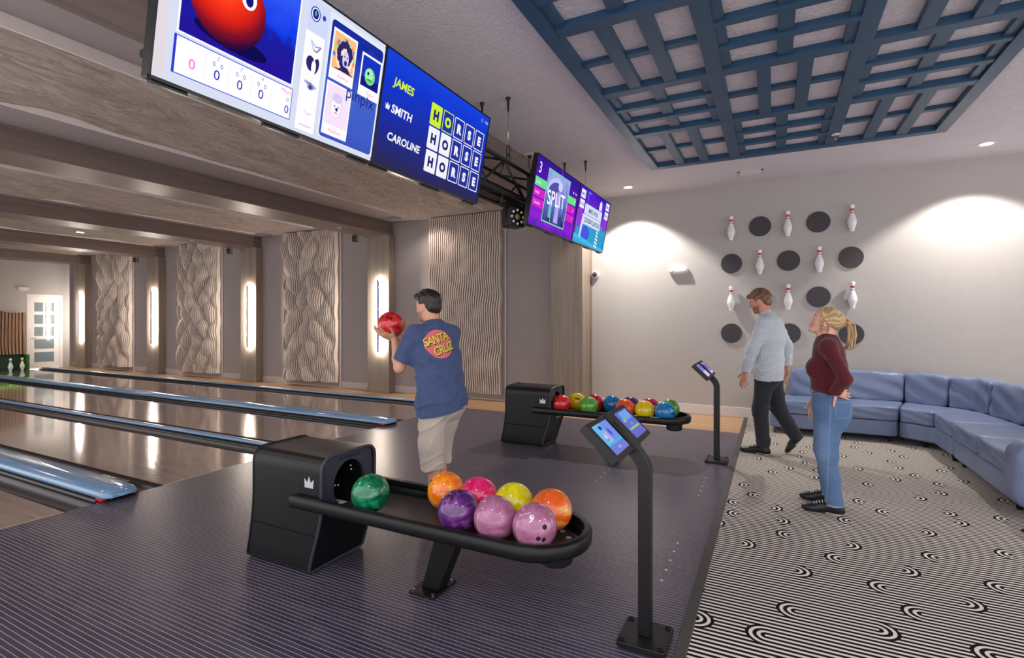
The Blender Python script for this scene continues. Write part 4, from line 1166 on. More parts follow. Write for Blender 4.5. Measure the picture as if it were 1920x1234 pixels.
# ------------------------------------------------------------------ sectional sofa
def leather():
    t = NT('blue_leather'); v = t.coords('Object')
    a = t.noise(v, 2.2, 4, .55); w = t.noise(t.coords('Object', (1, 1, .5)), 9, 4, .6, 1.5)
    col = t.mix(a, lin((106, 120, 152)), lin((128, 142, 174)))
    g = t.noise(v, 260, 2)
    h = t.math('ADD', t.math('MULTIPLY', w, 1.0), t.math('MULTIPLY', g, .05))
    return t.bsdf(col, .36, 0, .5, t.bump(h, .32, .02))
M_leather = leather()
sf = empty('sectional_sofa', (0, 0, 0)); tag(sf, 'pale blue leather curved sectional sofa in the corner under the pin wall', 'sofa')
def path_at(off):
    """front-edge polyline offset backwards by off: along the pin wall, round the corner, then toward the viewer"""
    pts = [(-.05, 7.66), (.70, 7.66), (1.36, 7.66), (1.64, 7.45), (1.65, 6.86), (1.65, 6.10), (1.65, 5.36)]
    nrm = [(0, 1), (0, 1), (.26, .97), (.78, .62), (1, .1), (1, 0), (1, 0)]
    return [(x + nx * off, y + ny * off) for (x, y), (nx, ny) in zip(pts, nrm)]
def pad(name, a, b_, o0, o1, z0, z1, puff, rad=.05, lean=0.0, kk=10.0, wr=0, seed=0):
    """cushion between path parameters a..b and offsets o0..o1; a puffed, rounded box"""
    F0, F1 = path_at(o0), path_at(o1); rs = np.random.RandomState(seed)
    def P(u, v):
        i = min(int(u), len(F0) - 2); f = u - i
        p = [F0[i][k] * (1 - f) + F0[i + 1][k] * f for k in (0, 1)]; q = [F1[i][k] * (1 - f) + F1[i + 1][k] * f for k in (0, 1)]
        return Vector((p[0] * (1 - v) + q[0] * v, p[1] * (1 - v) + q[1] * v, 0))
    bm = bmesh.new(); bmesh.ops.create_cube(bm, size=2)
    bmesh.ops.subdivide_edges(bm, edges=bm.edges[:], cuts=15, use_grid_fill=True)
    e = .72; ph = rs.rand(8) * 6.28
    for v in bm.verts:
        x, y, z = v.co; k = kk
        r = (abs(x) ** k + abs(y) ** k + abs(z) ** k) ** (1 / k); x, y, z = x / r, y / r, z / r
        px = 1 + puff * .3 * (1 - z * z) * (1 - y * y); pz = 1 + puff * (1 - x * x) * (1 - y * y); py = 1 + puff * (1 - x * x) * (1 - z * z)
        u = (a + b_) / 2 + (b_ - a) / 2 * x; w = .5 + .5 * y * (py if y < 0 else 1)
        zz = (z0 + z1) / 2 + (z1 - z0) / 2 * z * (pz if z > 0 else 1)
        if wr: zz += wr * .5 * math.sin(9 * x + ph[0] + 2 * y) * (1 - x * x); w += wr * 2.2 * math.sin(11 * x + 5 * z + ph[1]) * abs(x) ** 3 + wr * 2.5 * math.sin(6 * z + ph[2] + 4 * x)
        p = P(u, w + lean * (zz - z0) / max(z1 - z0, .01)); v.co = (p.x, p.y, zz)
    me = bpy.data.meshes.new(name); bm.to_mesh(me); bm.free()
    for p in me.polygons: p.use_smooth = True
    me.materials.append(M_leather); ob = bpy.data.objects.new(name, me); COL.objects.link(ob); ob.parent = sf; return ob
D = .86
for k, (a, b_) in enumerate([(0.0, 1.97), (1.99, 3.98), (4.0, 6.0)]):
    pad('base', a, b_, .012, D, .075, .265, .0, kk=26.0, seed=k)
for k, (a, b_) in enumerate([(-.0, 1.0), (1.01, 1.98), (2.0, 3.0), (3.01, 3.99), (4.0, 5.0), (5.01, 6.0)]):
    pad('seat_cushion', a, b_, .0 if k > 0 else .0, .62, .267, .44, .03, kk=15.0, wr=.003, seed=10 + k)
for k, (a, b_) in enumerate([(.36, 1.0), (1.02, 1.99), (2.0, 2.62), (2.64, 3.3), (3.32, 4.0), (4.02, 5.0), (5.02, 6.0)]):
    pad('back_cushion', a, b_, .57, .80, .43, .805, .10, lean=.25, wr=.012, seed=30 + k)
for k, (a, b_) in enumerate([(.34, 2.0), (2.01, 3.98), (4.0, 6.0)]):
    pad('back_frame', a, b_, .74, D, .08, .74, .0, lean=.3, seed=50 + k)
b = MB(); bm_pts = [(1.60, 5.20), (2.50, 5.20)]
ob = None
bm = bmesh.new(); bmesh.ops.create_cube(bm, size=2); bmesh.ops.subdivide_edges(bm, edges=bm.edges[:], cuts=11, use_grid_fill=True)
for v in bm.verts:
    x, y, z = v.co; k = 5.0; r = (abs(x) ** k + abs(y) ** k + abs(z) ** k) ** (1 / k); x, y, z = x / r, y / r, z / r
    v.co = (2.06 + .46 * x, 5.24 + .12 * y * (1 + .12 * (z > 0)), .33 + .27 * z)
me = bpy.data.meshes.new('armrest'); bm.to_mesh(me); bm.free()
for p in me.polygons: p.use_smooth = True
me.materials.append(M_leather); ob = bpy.data.objects.new('armrest', me); COL.objects.link(ob); ob.parent = sf
for x, y in [(.25, 7.76), (1.28, 7.76), (.3, 8.4), (1.72, 7.0), (1.74, 6.75), (1.74, 5.45), (2.4, 5.5), (2.4, 6.8), (1.6, 7.62)]:
    b = MB(); b.lathe([(.018, 0), (.022, .01), (.026, .085)], (x, y, 0), 12); b.disc((x, y, 0), .018, 'z', 12, 0, True); b.build('leg', M_black, sf)
# ================================================================== PEOPLE: smooth-blended bodies meshed in one piece
def nrm(v): v = np.asarray(v, float); return v / np.linalg.norm(v)
class Blob:
    """a list of rounded primitives blended into one surface"""
    def __init__(s): s.p = []
    def cone(s, a, b, ra, rb, k=.02, op='add', cut=None):
        a, b = np.asarray(a, float), np.asarray(b, float)
        s.p.append(('c', (a, b, ra, rb), k, op, cut)); return s
    def fcone(s, a, b, wa, ta, wb, tb, W, k=.03, op='add', cut=None):
        """flattened cone: half-widths wa->wb along W, half-thickness ta->tb"""
        a, b = np.asarray(a, float), np.asarray(b, float)
        s.p.append(('f', (a, b, wa, ta, wb, tb, nrm(W)), k, op, cut)); return s
    def ell(s, c, r, R=None, k=.02, op='add', cut=None):
        s.p.append(('e', (np.asarray(c, float), np.asarray(r, float), np.eye(3) if R is None else R), k, op, cut)); return s
    @staticmethod
    def dist(pr, P):
        t, q = pr[0], pr[1]
        if t == 'c':
            a, b, ra, rb = q; ba = b - a; h = np.clip((P - a) @ ba / (ba @ ba), 0, 1)
            d = np.linalg.norm(P - a - h[:, None] * ba, axis=1) - (ra + (rb - ra) * h)
        elif t == 'f':
            a, b, wa, ta, wb, tb, W = q; ba = b - a; L = ba @ ba; h = np.clip((P - a) @ ba / L, 0, 1)
            Q = P - a - h[:, None] * ba; A = ba / math.sqrt(L); W2 = W - A * (W @ A); W2 = W2 / np.linalg.norm(W2); T = np.cross(A, W2)
            w = wa + (wb - wa) * h; th = ta + (tb - ta) * h; e = np.minimum(w, th)
            v1, v2, v3 = Q @ W2, Q @ T, Q @ A
            k0 = np.sqrt((v1 / w) ** 2 + (v2 / th) ** 2 + (v3 / e) ** 2) + 1e-9; k1 = np.sqrt((v1 / w ** 2) ** 2 + (v2 / th ** 2) ** 2 + (v3 / e ** 2) ** 2) + 1e-9
            d = k0 * (k0 - 1) / k1
        else:
            c, r, R = q; l = (P - c) @ R
            k0 = np.linalg.norm(l / r, axis=1) + 1e-9; k1 = np.linalg.norm(l / r ** 2, axis=1) + 1e-9; d = k0 * (k0 - 1) / k1
        if pr[4]:
            for (o, n) in pr[4]: d = np.maximum(d, (P - np.asarray(o)) @ nrm(n))
        return d
    def bounds(s):
        lo, hi = np.full(3, 9.), np.full(3, -9.)
        for t, q, k, op, cut in s.p:
            if op != 'add': continue
            if t == 'e': pts, r = [q[0]], max(q[1])
            elif t == 'c': pts, r = [q[0], q[1]], max(q[2], q[3])
            else: pts, r = [q[0], q[1]], max(q[2:6])
            for p in pts: lo = np.minimum(lo, p - r); hi = np.maximum(hi, p + r)
        return lo - .03, hi + .03
    def mesh(s, vox, cuts=(), disp=None):
        B = 8; lo, hi = s.bounds(); S = B * vox; nb = np.ceil((hi - lo) / S).astype(int)
        g = np.stack(np.meshgrid(*[np.arange(n) for n in nb], indexing='ij'), -1).reshape(-1, 3)
        cen = lo + (g + .5) * S; half = S * .8661
        D = np.stack([s.dist(p, cen) for p in s.p], 1)
        add = np.array([p[3] == 'add' for p in s.p])
        dm = D[:, add].min(1); keep = (dm < half + .05)
        dm2 = dm.copy(); keep &= dm2 > -half - .09
        g, D, dm = g[keep], D[keep], dm[keep]; n = len(g)
        a = np.arange(B + 1); loc = np.stack(np.meshgrid(a, a, a, indexing='ij'), -1).reshape(-1, 3)
        V = np.full((n, (B + 1) ** 3), 1e3)
        org = lo + g * S
        for i, p in enumerate(s.p):
            if p[3] == 'add': sel = np.where(D[:, i] < dm + 2 * half + p[2] * 1.2)[0]
            else: sel = np.where(D[:, i] < half + p[2] + .01)[0]
            if not len(sel): continue
            for c0 in range(0, len(sel), 1500):
                q = sel[c0:c0 + 1500]
                P = (org[q][:, None] + loc[None] * vox).reshape(-1, 3)
                d = s.dist(p, P).reshape(len(q), -1); o = V[q]; k = p[2]
                if p[3] == 'add': h = np.maximum(k - np.abs(o - d), 0) / k; V[q] = np.minimum(o, d) - h * h * k * .25
                else: d = -d; h = np.maximum(k - np.abs(o - d), 0) / k; V[q] = np.maximum(o, d) + h * h * k * .25
        for c0 in range(0, n, 1500):
            P = None
            for (o, nn) in cuts:
                if P is None: P = (org[c0:c0 + 1500][:, None] + loc[None] * vox).reshape(-1, 3)
                V[c0:c0 + 1500] = np.maximum(V[c0:c0 + 1500], ((P - np.asarray(o)) @ nrm(nn)).reshape(V[c0:c0 + 1500].shape))
            if disp is not None:
                if P is None: P = (org[c0:c0 + 1500][:, None] + loc[None] * vox).reshape(-1, 3)
                V[c0:c0 + 1500] += disp(P).reshape(V[c0:c0 + 1500].shape)
        V = V.reshape(n, B + 1, B + 1, B + 1)
        # surface nets over the sparse blocks
        sg = V < 0
        cor = [(i, j, k) for i in (0, 1) for j in (0, 1) for k in (0, 1)]
        cs = sum(sg[:, i:i + B, j:j + B, k:k + B].astype(np.int8) for i, j, k in cor)
        bi, ci, cj, ck = np.where((cs > 0) & (cs < 8))
        NB = (nb * B + 2).astype(np.int64)
        cell = g[bi] * B + np.stack([ci, cj, ck], 1)
        gid = cell[:, 0] + NB[0] * (cell[:, 1] + NB[1] * cell[:, 2])
        acc = np.zeros((len(bi), 3)); cnt = np.zeros(len(bi))
        val = {c: V[bi, ci + c[0], cj + c[1], ck + c[2]] for c in cor}
        for c in cor:
            for ax in range(3):
                if c[ax]: continue
                e = list(c); e[ax] = 1; e = tuple(e); va, vb = val[c], val[e]; x = (va < 0) != (vb < 0)
                t = np.where(x, va / np.where(x, va - vb, 1), 0)
                pt = np.tile(np.array(c, float), (len(bi), 1)); pt[:, ax] += t
                acc += pt * x[:, None]; cnt += x
        verts = lo + (cell + acc / cnt[:, None]) * vox
        order = np.argsort(gid); sgid = gid[order]
        faces = []
        NBv = np.array([1, NB[0], NB[0] * NB[1]], dtype=np.int64)
        for ax in range(3):
            u, w = (ax + 1) % 3, (ax + 2) % 3
            sl0 = sg[:, :B, :B, :B]; sh = [slice(0, B)] * 3; sh[ax] = slice(1, B + 1); sl1 = sg[:, sh[0], sh[1], sh[2]]
            bi2, x0, x1, x2 = np.where(sl0 != sl1)
            inn = sl0[bi2, x0, x1, x2]
            c0 = g[bi2] * B + np.stack([x0, x1, x2], 1); base = c0 @ NBv
            quad = np.stack([base - NBv[u] - NBv[w], base - NBv[w], base, base - NBv[u]], 1)
            pos = np.searchsorted(sgid, quad); pos = np.clip(pos, 0, len(sgid) - 1)
            ok = (sgid[pos] == quad).all(1) & (c0[:, u] > 0) & (c0[:, w] > 0)
            q = order[pos]; q = np.where(inn[:, None], q, q[:, ::-1]); faces.append(q[ok])
        F = np.concatenate(faces)
        return verts, F

def blob_obj(name, blob, vox, mats, parent=None, cuts=(), disp=None, col=None, relax=1, mi=None):
    v, f = blob.mesh(vox, cuts, disp)
    for _ in range(relax):      # light smoothing
        s = np.zeros_like(v); c = np.zeros(len(v))
        for a in range(4):
            np.add.at(s, f[:, a], v[f[:, (a + 1) % 4]] + v[f[:, (a + 3) % 4]]); np.add.at(c, f[:, a], 2)
        v = .5 * v + .5 * s / np.maximum(c, 1)[:, None]
    me = bpy.data.meshes.new(name); me.from_pydata(v.tolist(), [], f.tolist())
    me.polygons.foreach_set('use_smooth', [True] * len(f))
    for m in (mats if isinstance(mats, list) else [mats]): me.materials.append(m)
    if col is not None:
        at = me.color_attributes.new('pigment', 'FLOAT_COLOR', 'POINT')
        cc = np.ones((len(v), 4), np.float32); cc[:, :3] = col(v); at.data.foreach_set('color', cc.ravel())
    if mi is not None:
        cen = v[f].mean(1); me.polygons.foreach_set('material_index', mi(cen).astype(np.int32))
    me.update()
    o = bpy.data.objects.new(name, me); COL.objects.link(o)
    if parent: o.parent = parent
    return o, v, f

def rotm(yaw=0, pitch=0, roll=0):
    """local->body rotation: yaw left, pitch up (nose up), roll to own right"""
    cy, sy, cp, sp, cr, sr = math.cos(yaw), math.sin(yaw), math.cos(pitch), math.sin(pitch), math.cos(roll), math.sin(roll)
    Z = np.array([[cy, -sy, 0], [sy, cy, 0], [0, 0, 1]]); Y = np.array([[cp, 0, -sp], [0, 1, 0], [sp, 0, cp]]); X = np.array([[1, 0, 0], [0, cr, -sr], [0, sr, cr]])
    return Z @ Y @ X

def add_head(b, C, M, s=1.0, fem=False, smile=False):
    C = np.asarray(C, float)
    T = lambda *p: C + M @ (np.array(p) * s)
    E = lambda c, r, k=.02, op='add', R=None: b.ell(T(*c), np.array(r) * s, M if R is None else M @ R, k * s, op)
    K = lambda p, q, ra, rb, k=.02, op='add': b.cone(T(*p), T(*q), ra * s, rb * s, k * s, op)
    E((-.014, 0, .040), (.098, .076, .084)); E((.028, 0, .030), (.062, .064, .066), .03)
    E((.026, 0, -.035), (.056, .056 if not fem else .053, .072), .04)
    for y in (-1, 1):
        K((-.018, .052 * y, -.040), (.058, .020 * y, -.094), .020, .016, .035)
        E((.052, .040 * y, -.022 if not smile else -.026), (.026, .022, .024), .025)
    E((.074, 0, -.098), (.016 if fem else .019, .018 if fem else .024, .016), .02)
    K((.079, -.030, .022), (.079, .030, .022), .010 if fem else .0125, .010 if fem else .0125, .016)
    for y in (-1, 1): E((.088, .031 * y, .004), (.014, .015, .010), .012, 'sub')
    K((.087, 0, .016), (.108 if not fem else .105, 0, -.022), .0075, .0115 if not fem else .010, .010)
    for y in (-1, 1): E((.099, .010 * y, -.028), (.010, .008, .007), .006)
    w = .022 if not smile else .027
    for y in (-1, 1):
        K((.0935, 0, -.054), (.080, w * y, -.052 if not smile else -.047), .006, .004, .007); K((.091, 0, -.067 if not smile else -.071), (.079, w * y * .9, -.058 if not smile else -.054), .007, .004, .007)
    if smile: E((.090, 0, -.061), (.012, .020, .0055), .004, 'sub')
    for y in (-1, 1):
        a = .25 * y
        R = np.array([[math.cos(.35), -math.sin(a) , -math.sin(.35)], [math.sin(a), 1, 0], [math.sin(.35), 0, math.cos(.35)]]); R = np.linalg.qr(R)[0]; R = R * np.sign(np.diag(R))[None]
        E((-.010, .079 * y, -.006), (.024, .011, .035), .005, 'add', R); E((-.004, .091 * y, -.004), (.011, .006, .019), .004, 'sub', R)
    K((-.030, 0, -.03), (-.034, 0, -.10), .055 if not fem else .045, .056 if not fem else .045, .04)
    return T

def add_hand(b, W, x, z, side, curl=(12, 18, 14), spread=6, thumb=(.62, .62, -.42), s=1.0, tcurl=15):
    """W wrist; x towards fingertips; z out of the back of the hand; side +1 left, -1 right"""
    W = np.asarray(W, float); x = nrm(x); z = np.asarray(z, float); z = nrm(z - x * (z @ x)); y = np.cross(x, z) * side
    if side < 0: y = np.cross(z, x)
    else: y = np.cross(x, z)
    P = lambda a, c, d: W + s * (x * a + y * c + z * d)
    base = [(.092, .029, 0), (.095, .009, .003), (.090, -.011, .002), (.081, -.030, -.002)]
    for i, q in enumerate(base):
        b.fcone(P(.004, (.016, .006, -.006, -.016)[i], 0), P(*q), .013 * s, .012 * s, .0115 * s, .0105 * s, y, .010 * s)
    b.ell(P(.05, 0, -.004), np.array((.045, .036, .013)) * s, np.stack([x, y, z], 1), .012 * s)
    L = [(.043, .026, .021), (.047, .030, .022), (.043, .028, .021), (.034, .021, .018)]
    tips = []
    for i in range(4):
        c = curl[i] if isinstance(curl[0], (list, tuple)) else curl
        sp = math.radians(spread) * (1.5, .4, -.6, -1.7)[i]; a = 0; p = P(*base[i]); r = (.0092, .0095, .0090, .0080)[i] * s
        for j in range(3):
            a += math.radians(c[j]); d = (x * math.cos(sp) + y * math.sin(sp)) * math.cos(a) - z * math.sin(a); q = p + d * (L[i][j] * s)
            b.cone(p, q, r, r * .9, .0035 if j else .007); p = q; r *= .92
        tips.append(p)
    t = nrm(x * thumb[0] + y * thumb[1] + z * thumb[2]); p = P(.018, .022, -.006); q = p + t * (.046 * s)
    b.cone(p, q, .0145 * s, .0115 * s, .012 * s)
    d = nrm(t + x * math.sin(math.radians(tcurl)) * 1.0); p2 = q + d * (.032 * s); b.cone(q, p2, .0110 * s, .0098 * s, .004); d2 = nrm(d + x * .25); b.cone(p2, p2 + d2 * (.026 * s), .0098 * s, .0078 * s, .004)
    return tips

def pig_mat(name, rough=.5, bump=0, bscale=80, sss=0, spec=.4, var=.06, stretch=None, sheen=0):
    """surface tinted by its pigment attribute (lips, beard, hair streaks, soles)"""
    t = NT(name); a = t.n('VertexColor'); a.layer_name = 'pigment'; v = t.coords('Object', stretch or (1, 1, 1))
    n = t.noise(v, bscale, 4, .6)
    f = t.math('ADD', 1 - var, t.math('MULTIPLY', n, 2 * var))
    m = t.n('Mix', data_type='RGBA', blend_type='MULTIPLY'); m.inputs[0].default_value = 1
    t.set(m.inputs[6], a.outputs[0]); g = t.n('CombineXYZ')
    for i in range(3): t.set(g.inputs[i], f)
    t.t.links.new(g.outputs[0], m.inputs[7])
    return t.bsdf(m.outputs[2], rough, 0, spec, t.bump(n, bump, .004) if bump else None, 0, sheen, sss)
def smooth01(x): x = np.clip(x, 0, 1); return x * x * (3 - 2 * x)
def mixc(c, d, f): return c * (1 - f[:, None]) + np.array(d)[None] * f[:, None]
L3 = lambda c: np.array(lin(c)[:3])
M_skin = pig_mat('skin', .48, .12, 220, .12, .4, .05)
M_hair = pig_mat('hair', .42, .6, 40, 0, .5, .25, (1, 1, .22))
M_shoe = pig_mat('shoe_leather', .38, .05, 60, 0, .45, .06)
M_eyew = plain('eye_white', (232, 226, 222), .15); M_iris = plain('iris', (52, 40, 34), .12)
VOX = .0032

def head_pigment(col, V, C, M, s, lips, brow, beard=None, teeth=False, flush=None):
    Q = (V - C) @ M / s
    x, y, z = Q[:, 0], Q[:, 1], Q[:, 2]; head = (np.abs(x) < .14) & (np.abs(y) < .1) & (z > -.125) & (z < .13)
    if flush is not None:
        f = np.exp(-(((x - .07) / .035) ** 2 + ((np.abs(y) - .042) / .024) ** 2 + ((z + .03) / .024) ** 2)) * .45 * head; col = mixc(col, flush, f)
        f = np.exp(-(((x - .11) / .02) ** 2 + (y / .016) ** 2 + ((z + .022) / .016) ** 2)) * .3 * head; col = mixc(col, flush, f)
    if beard is not None:
        f = smooth01((-.030 - z) / .02) * smooth01((x + .004 + .3 * (z + .03)) / .015) * head; f = f * (np.exp(-(((x - .095) / .03) ** 2 + (y / .022) ** 2 + ((z + .061) / .006) ** 2)) * -.8 + 1) * beard[1]
        f *= smooth01((.004 + .028 - np.abs(z + .062) - (x > .1) * .0) / .01 + 0 * z) * 0 + 1
        col = mixc(col, beard[0], np.clip(f, 0, 1))
    hw = .030 if teeth else .024
    lipm = np.exp(-(np.abs(y) / hw) ** 6) * smooth01((x - .072) / .006) * head
    zz = z + (.061 if teeth else .060) - (.009 if teeth else .0) * (y / hw) ** 2
    f = lipm * np.exp(-(np.abs(zz) / (.0145 if teeth else .011)) ** 6); col = mixc(col, lips, f * .85)
    if teeth: col = mixc(col, (.86, .84, .80), lipm * np.exp(-(np.abs(zz + .0005) / .0062) ** 6) * np.exp(-(np.abs(y) / .022) ** 8))
    f = np.exp(-(np.abs(z - .0235 - .004 * (1 - (np.abs(y) - .033) ** 2 / .0003)) / .0042) ** 4) * np.exp(-(np.abs(np.abs(y) - .033) / .019) ** 6) * smooth01((x - .05) / .01) * head
    col = mixc(col, brow, f * .8)
    return col
def eyes(par, T, M, s, iris=None, gaze=(1, 0, 0)):
    for y in (-1, 1):
        c = T(.0708, .031 * y, .003); b = MB(); b.sphere(tuple(c), .0118 * s, 16, 12)
        g = nrm(M @ nrm((gaze[0], gaze[1] + .1 * y, gaze[2]))); q = Vector(c) + Vector(g) * (.0118 * s * .62)
        e = b.build('eye', M_eyew, par); b = MB(); b.sphere(tuple(q), .0056 * s, 12, 8); b.build('iris', iris or M_iris, e)
def shoe(par, heel, toe, up=(0, 0, 1), w=1.0, dark=(24, 24, 28), sole=(206, 202, 198), lace=True):
    """heel/toe: centre points of the sole under heel and toe"""
    heel, toe = np.asarray(heel, float), np.asarray(toe, float); x = nrm(toe - heel); z = np.asarray(up, float); z = nrm(z - x * (z @ x)); y = np.cross(z, x); L = np.linalg.norm(toe - heel)
    P = lambda a, c, d: heel + x * a + y * c + z * d; R = np.stack([x, y, z], 1); b = Blob()
    b.ell(P(.025, 0, .035), (.05, .036 * w, .045), R, .03); b.ell(P(L - .055, .003, .028), (.075, .046 * w, .034), R, .03); b.ell(P(L * .5, .0, .036), (.085, .037 * w, .044), R, .03)
    b.cone(P(.04, 0, .05), P(.035, 0, .115), .040 * w, .043 * w, .035); b.cone(P(.05, 0, .06), P(L * .55, 0, .055), .036 * w, .030 * w, .03)
    def col(V):
        q = (V - heel) @ R; c = np.tile(L3(dark), (len(V), 1))
        c = mixc(c, L3(sole), smooth01((.016 - q[:, 2]) / .003) * (q[:, 0] < L * .42))
        c = mixc(c, L3((86, 66, 56)), smooth01((.012 - q[:, 2]) / .003) * (q[:, 0] >= L * .42))
        return c
    o, v, f = blob_obj('shoe', b, .004, M_shoe, par, cuts=[(P(0, 0, .0), -z), (P(.03, 0, .100), z - x * .18)], col=col)
    if lace:
        m = MB()
        for k in range(5):
            a = L * .5 + k * .019 - .02; h = .108 - k * .0075
            m.tube([tuple(P(a, -.026 * w, h - .014)), tuple(P(a + .004, 0, h)), tuple(P(a, .026 * w, h - .014))], .0030, 6)
        m.build('shoelace', plain('lace_white', (214, 212, 208), .6), o)
    return o
def person(name_label, O, heading, b, vox, col):
    o, v, f = blob_obj('person', b, vox, M_skin, None, col=col)
    o.location = (O[0], O[1], 0); o.rotation_euler = (0, 0, heading); tag(o, name_label, 'person'); return o

SK1 = L3((222, 166, 136)); SK2 = L3((214, 150, 124)); SK3 = L3((234, 180, 156))
def folds(P, axis, wl, amp, seed=0, tilt=(.5, .3)):
    """sharp cloth folds, raised outward only"""
    a = P @ nrm(np.asarray(axis, float) + np.array((.0, tilt[0], tilt[1])) * .3); o = P @ np.array((.7, -.5, .45)); u = P @ np.array((-.4, .8, .3))
    w = a + .25 * wl * np.sin(2 * PI * o / (wl * 2.7) + seed) + .35 * wl * np.sin(2 * PI * u / (wl * 4.1) + 2.1 * seed)
    r = (1 - np.abs(np.sin(PI * w / wl))) ** 2; m = .5 + .5 * np.sin(2 * PI * (o * 1.3 + u) / (wl * 3.3) + 3.7 * seed)
    return -amp * r * m
Wl = np.array((0, 1, 0))

# ------------------------------------------------------------------ man in the blue tee holding the red ball
def man_bowler():
    O = (-2.358, 3.40); hd = math.radians(155)
    b = Blob()
    HC = np.array((.20, .02, 1.605)); HM = rotm(math.radians(22), math.radians(-4))
    T = add_head(b, HC, HM, 1.0)
    b.cone((.165, .01, 1.53), (.115, 0, 1.44), .056, .062, .03)
    # trunk (a little inside the clothes)
    st = [(.0, .90, .155, .11), (.02, 1.05, .14, .10), (.075, 1.25, .155, .105), (.11, 1.38, .14, .085)]
    for (x0, z0, a0, b0), (x1, z1, a1, b1) in zip(st, st[1:]): b.fcone((x0, 0, z0), (x1, 0, z1), a0, b0, a1, b1, Wl, .05)
    b.cone((.112, -.15, 1.405), (.112, .15, 1.405), .05, .05, .05)
    ball = np.array((.452, .235, 1.462))
    nl = nrm((-.47, .37, -.80)); dl = np.array((.37, .50, .80)); xl = nrm(dl - nl * (dl @ nl)); pl = ball + nl * .1235; wl = pl - xl * .058
    nr = nrm((.05, -.78, -.62)); dr = np.array((.35, 0, .95)); xr = nrm(dr - nr * (dr @ nr)); pr = ball + nr * .1235; wr = pr - xr * .058
    sl, el = np.array((.115, .19, 1.39)), np.array((.205, .272, 1.118)); sr, er = np.array((.128, -.155, 1.385)), np.array((.295, -.05, 1.19))
    for s_, e_, w_ in ((sl, el, wl), (sr, er, wr)):
        b.cone(s_, e_, .054, .043, .03); m = e_ + (w_ - e_) * .3
        b.cone(e_, m, .042, .045, .02); b.cone(m, w_, .045, .027, .02)
    add_hand(b, wl, xl, nl, 1, curl=((6, 14, 12), (10, 16, 14), (14, 18, 16), (16, 20, 18)), spread=10, thumb=(.55, .80, -.05), s=1.06, tcurl=20)
    add_hand(b, wr, xr, nr, -1, curl=(10, 16, 14), spread=8, thumb=(.5, .8, -.1))
    legs = [((.0, .09, .90), (.02, .088, .50), (-.01, .075, .085)), ((.0, -.09, .90), (.165, -.065, .49), (.105, -.05, .085))]
    for h, k, a in legs:
        h, k, a = map(np.array, (h, k, a)); b.cone(h, k, .085, .055, .04); m = k + (a - k) * .32 - np.array((.02, 0, 0)); b.cone(k, m, .052, .054, .02); b.cone(m, a, .054, .034, .02)
        b.cone(a, a + np.array((.09, 0, -.045)), .032, .028, .02)
    def col(V):
        c = np.tile(SK1, (len(V), 1)); c = head_pigment(c, V, HC, HM, 1.0, L3((176, 100, 88)), L3((40, 28, 24)), (L3((112, 78, 62)), .45), False, L3((206, 120, 100)))
        return c
    p = person('man in a blue tee and beige shorts raising a red bowling ball', O, hd, b, VOX, col)
    eyes(p, T, HM, 1.0)
    # hair
    h = Blob(); X = lambda *q: T(*q); Rr = HM
    h.ell(X(-.024, 0, .058), (.108, .087, .083), Rr, .02); h.ell(X(.035, 0, .088), (.066, .070, .042), Rr, .02); h.ell(X(-.062, 0, .005), (.062, .078, .075), Rr, .02)
    for y in (-1, 1): h.cone(X(.018, .070 * y, .045), X(.014, .072 * y, -.008), .016, .007, .012)
    h.cone(X(.085, -.03, .095), X(.085, .035, .10), .022, .020, .02)
    rs = np.random.RandomState(4)
    for k in range(150):
        a, e = rs.rand() * 6.28, .15 + rs.rand() * 1.35; q = np.array((-.02 + .104 * math.cos(a) * math.cos(e), .084 * math.sin(a) * math.cos(e), .058 + .086 * math.sin(e)))
        if q[0] > .06 and q[2] < .085: continue
        h.cone(X(*(q * .96)), X(*(q * 1.0 + np.array((.022 + .012 * rs.rand(), .016 * (rs.rand() - .5), .012 * rs.rand() - .001)))), .010, .0035, .006)
    def hcut(P):
        q = (P - HC) @ HM; face = np.minimum(np.minimum(q[:, 0] - (.048 + .25 * np.maximum(q[:, 2] - .02, 0)), .070 - q[:, 2]), 9)
        ear = .040 - np.sqrt(((q[:, 0] + .004) / 1.0) ** 2 + ((q[:, 2] + .006) / 1.15) ** 2)
        nape = -.064 + .10 * (q[:, 0] + .06) - q[:, 2]; side = np.minimum(q[:, 0] + .022, .012 - q[:, 2])
        v = np.maximum(np.maximum(face, nape), np.minimum(ear, np.minimum(.03 - np.abs(q[:, 0]), .03 - q[:, 2])))
        v = np.maximum(v, np.where(q[:, 0] > -.03, np.minimum(-.012 - q[:, 2] + 0 * side, .06), -9))
        return np.maximum(v, 0) * 1.6 + .002 * np.sin(140 * q[:, 1] + 40 * q[:, 0]) * np.sin(90 * q[:, 2] + 60 * q[:, 0])
    blob_obj('hair', h, .0034, M_hair, p, disp=hcut, col=lambda V: np.tile(L3((42, 31, 27)), (len(V), 1)), relax=0)
    # tee shirt
    s = Blob(); st = [(-.005, .755, .218, .160), (.0, .86, .208, .150), (.03, 1.03, .193, .138), (.075, 1.20, .198, .136), (.105, 1.32, .180, .122), (.118, 1.395, .140, .094), (.125, 1.43, .085, .072)]
    for (x0, z0, a0, b0), (x1, z1, a1, b1) in zip(st, st[1:]): s.fcone((x0, 0, z0), (x1, 0, z1), a0, b0, a1, b1, Wl, .05)
    s.cone((.115, -.165, 1.39), (.115, .165, 1.39), .066, .066, .06)
    for S_, E_ in ((sl, el), (sr, er)):
        e2 = S_ + (E_ - S_) * 1.25; c_ = S_ + (E_ - S_) * .80
        s.cone(S_, e2, .072 if S_[1] > 0 else .058, .080 if S_[1] > 0 else .060, .05, cut=[(c_, E_ - S_)])
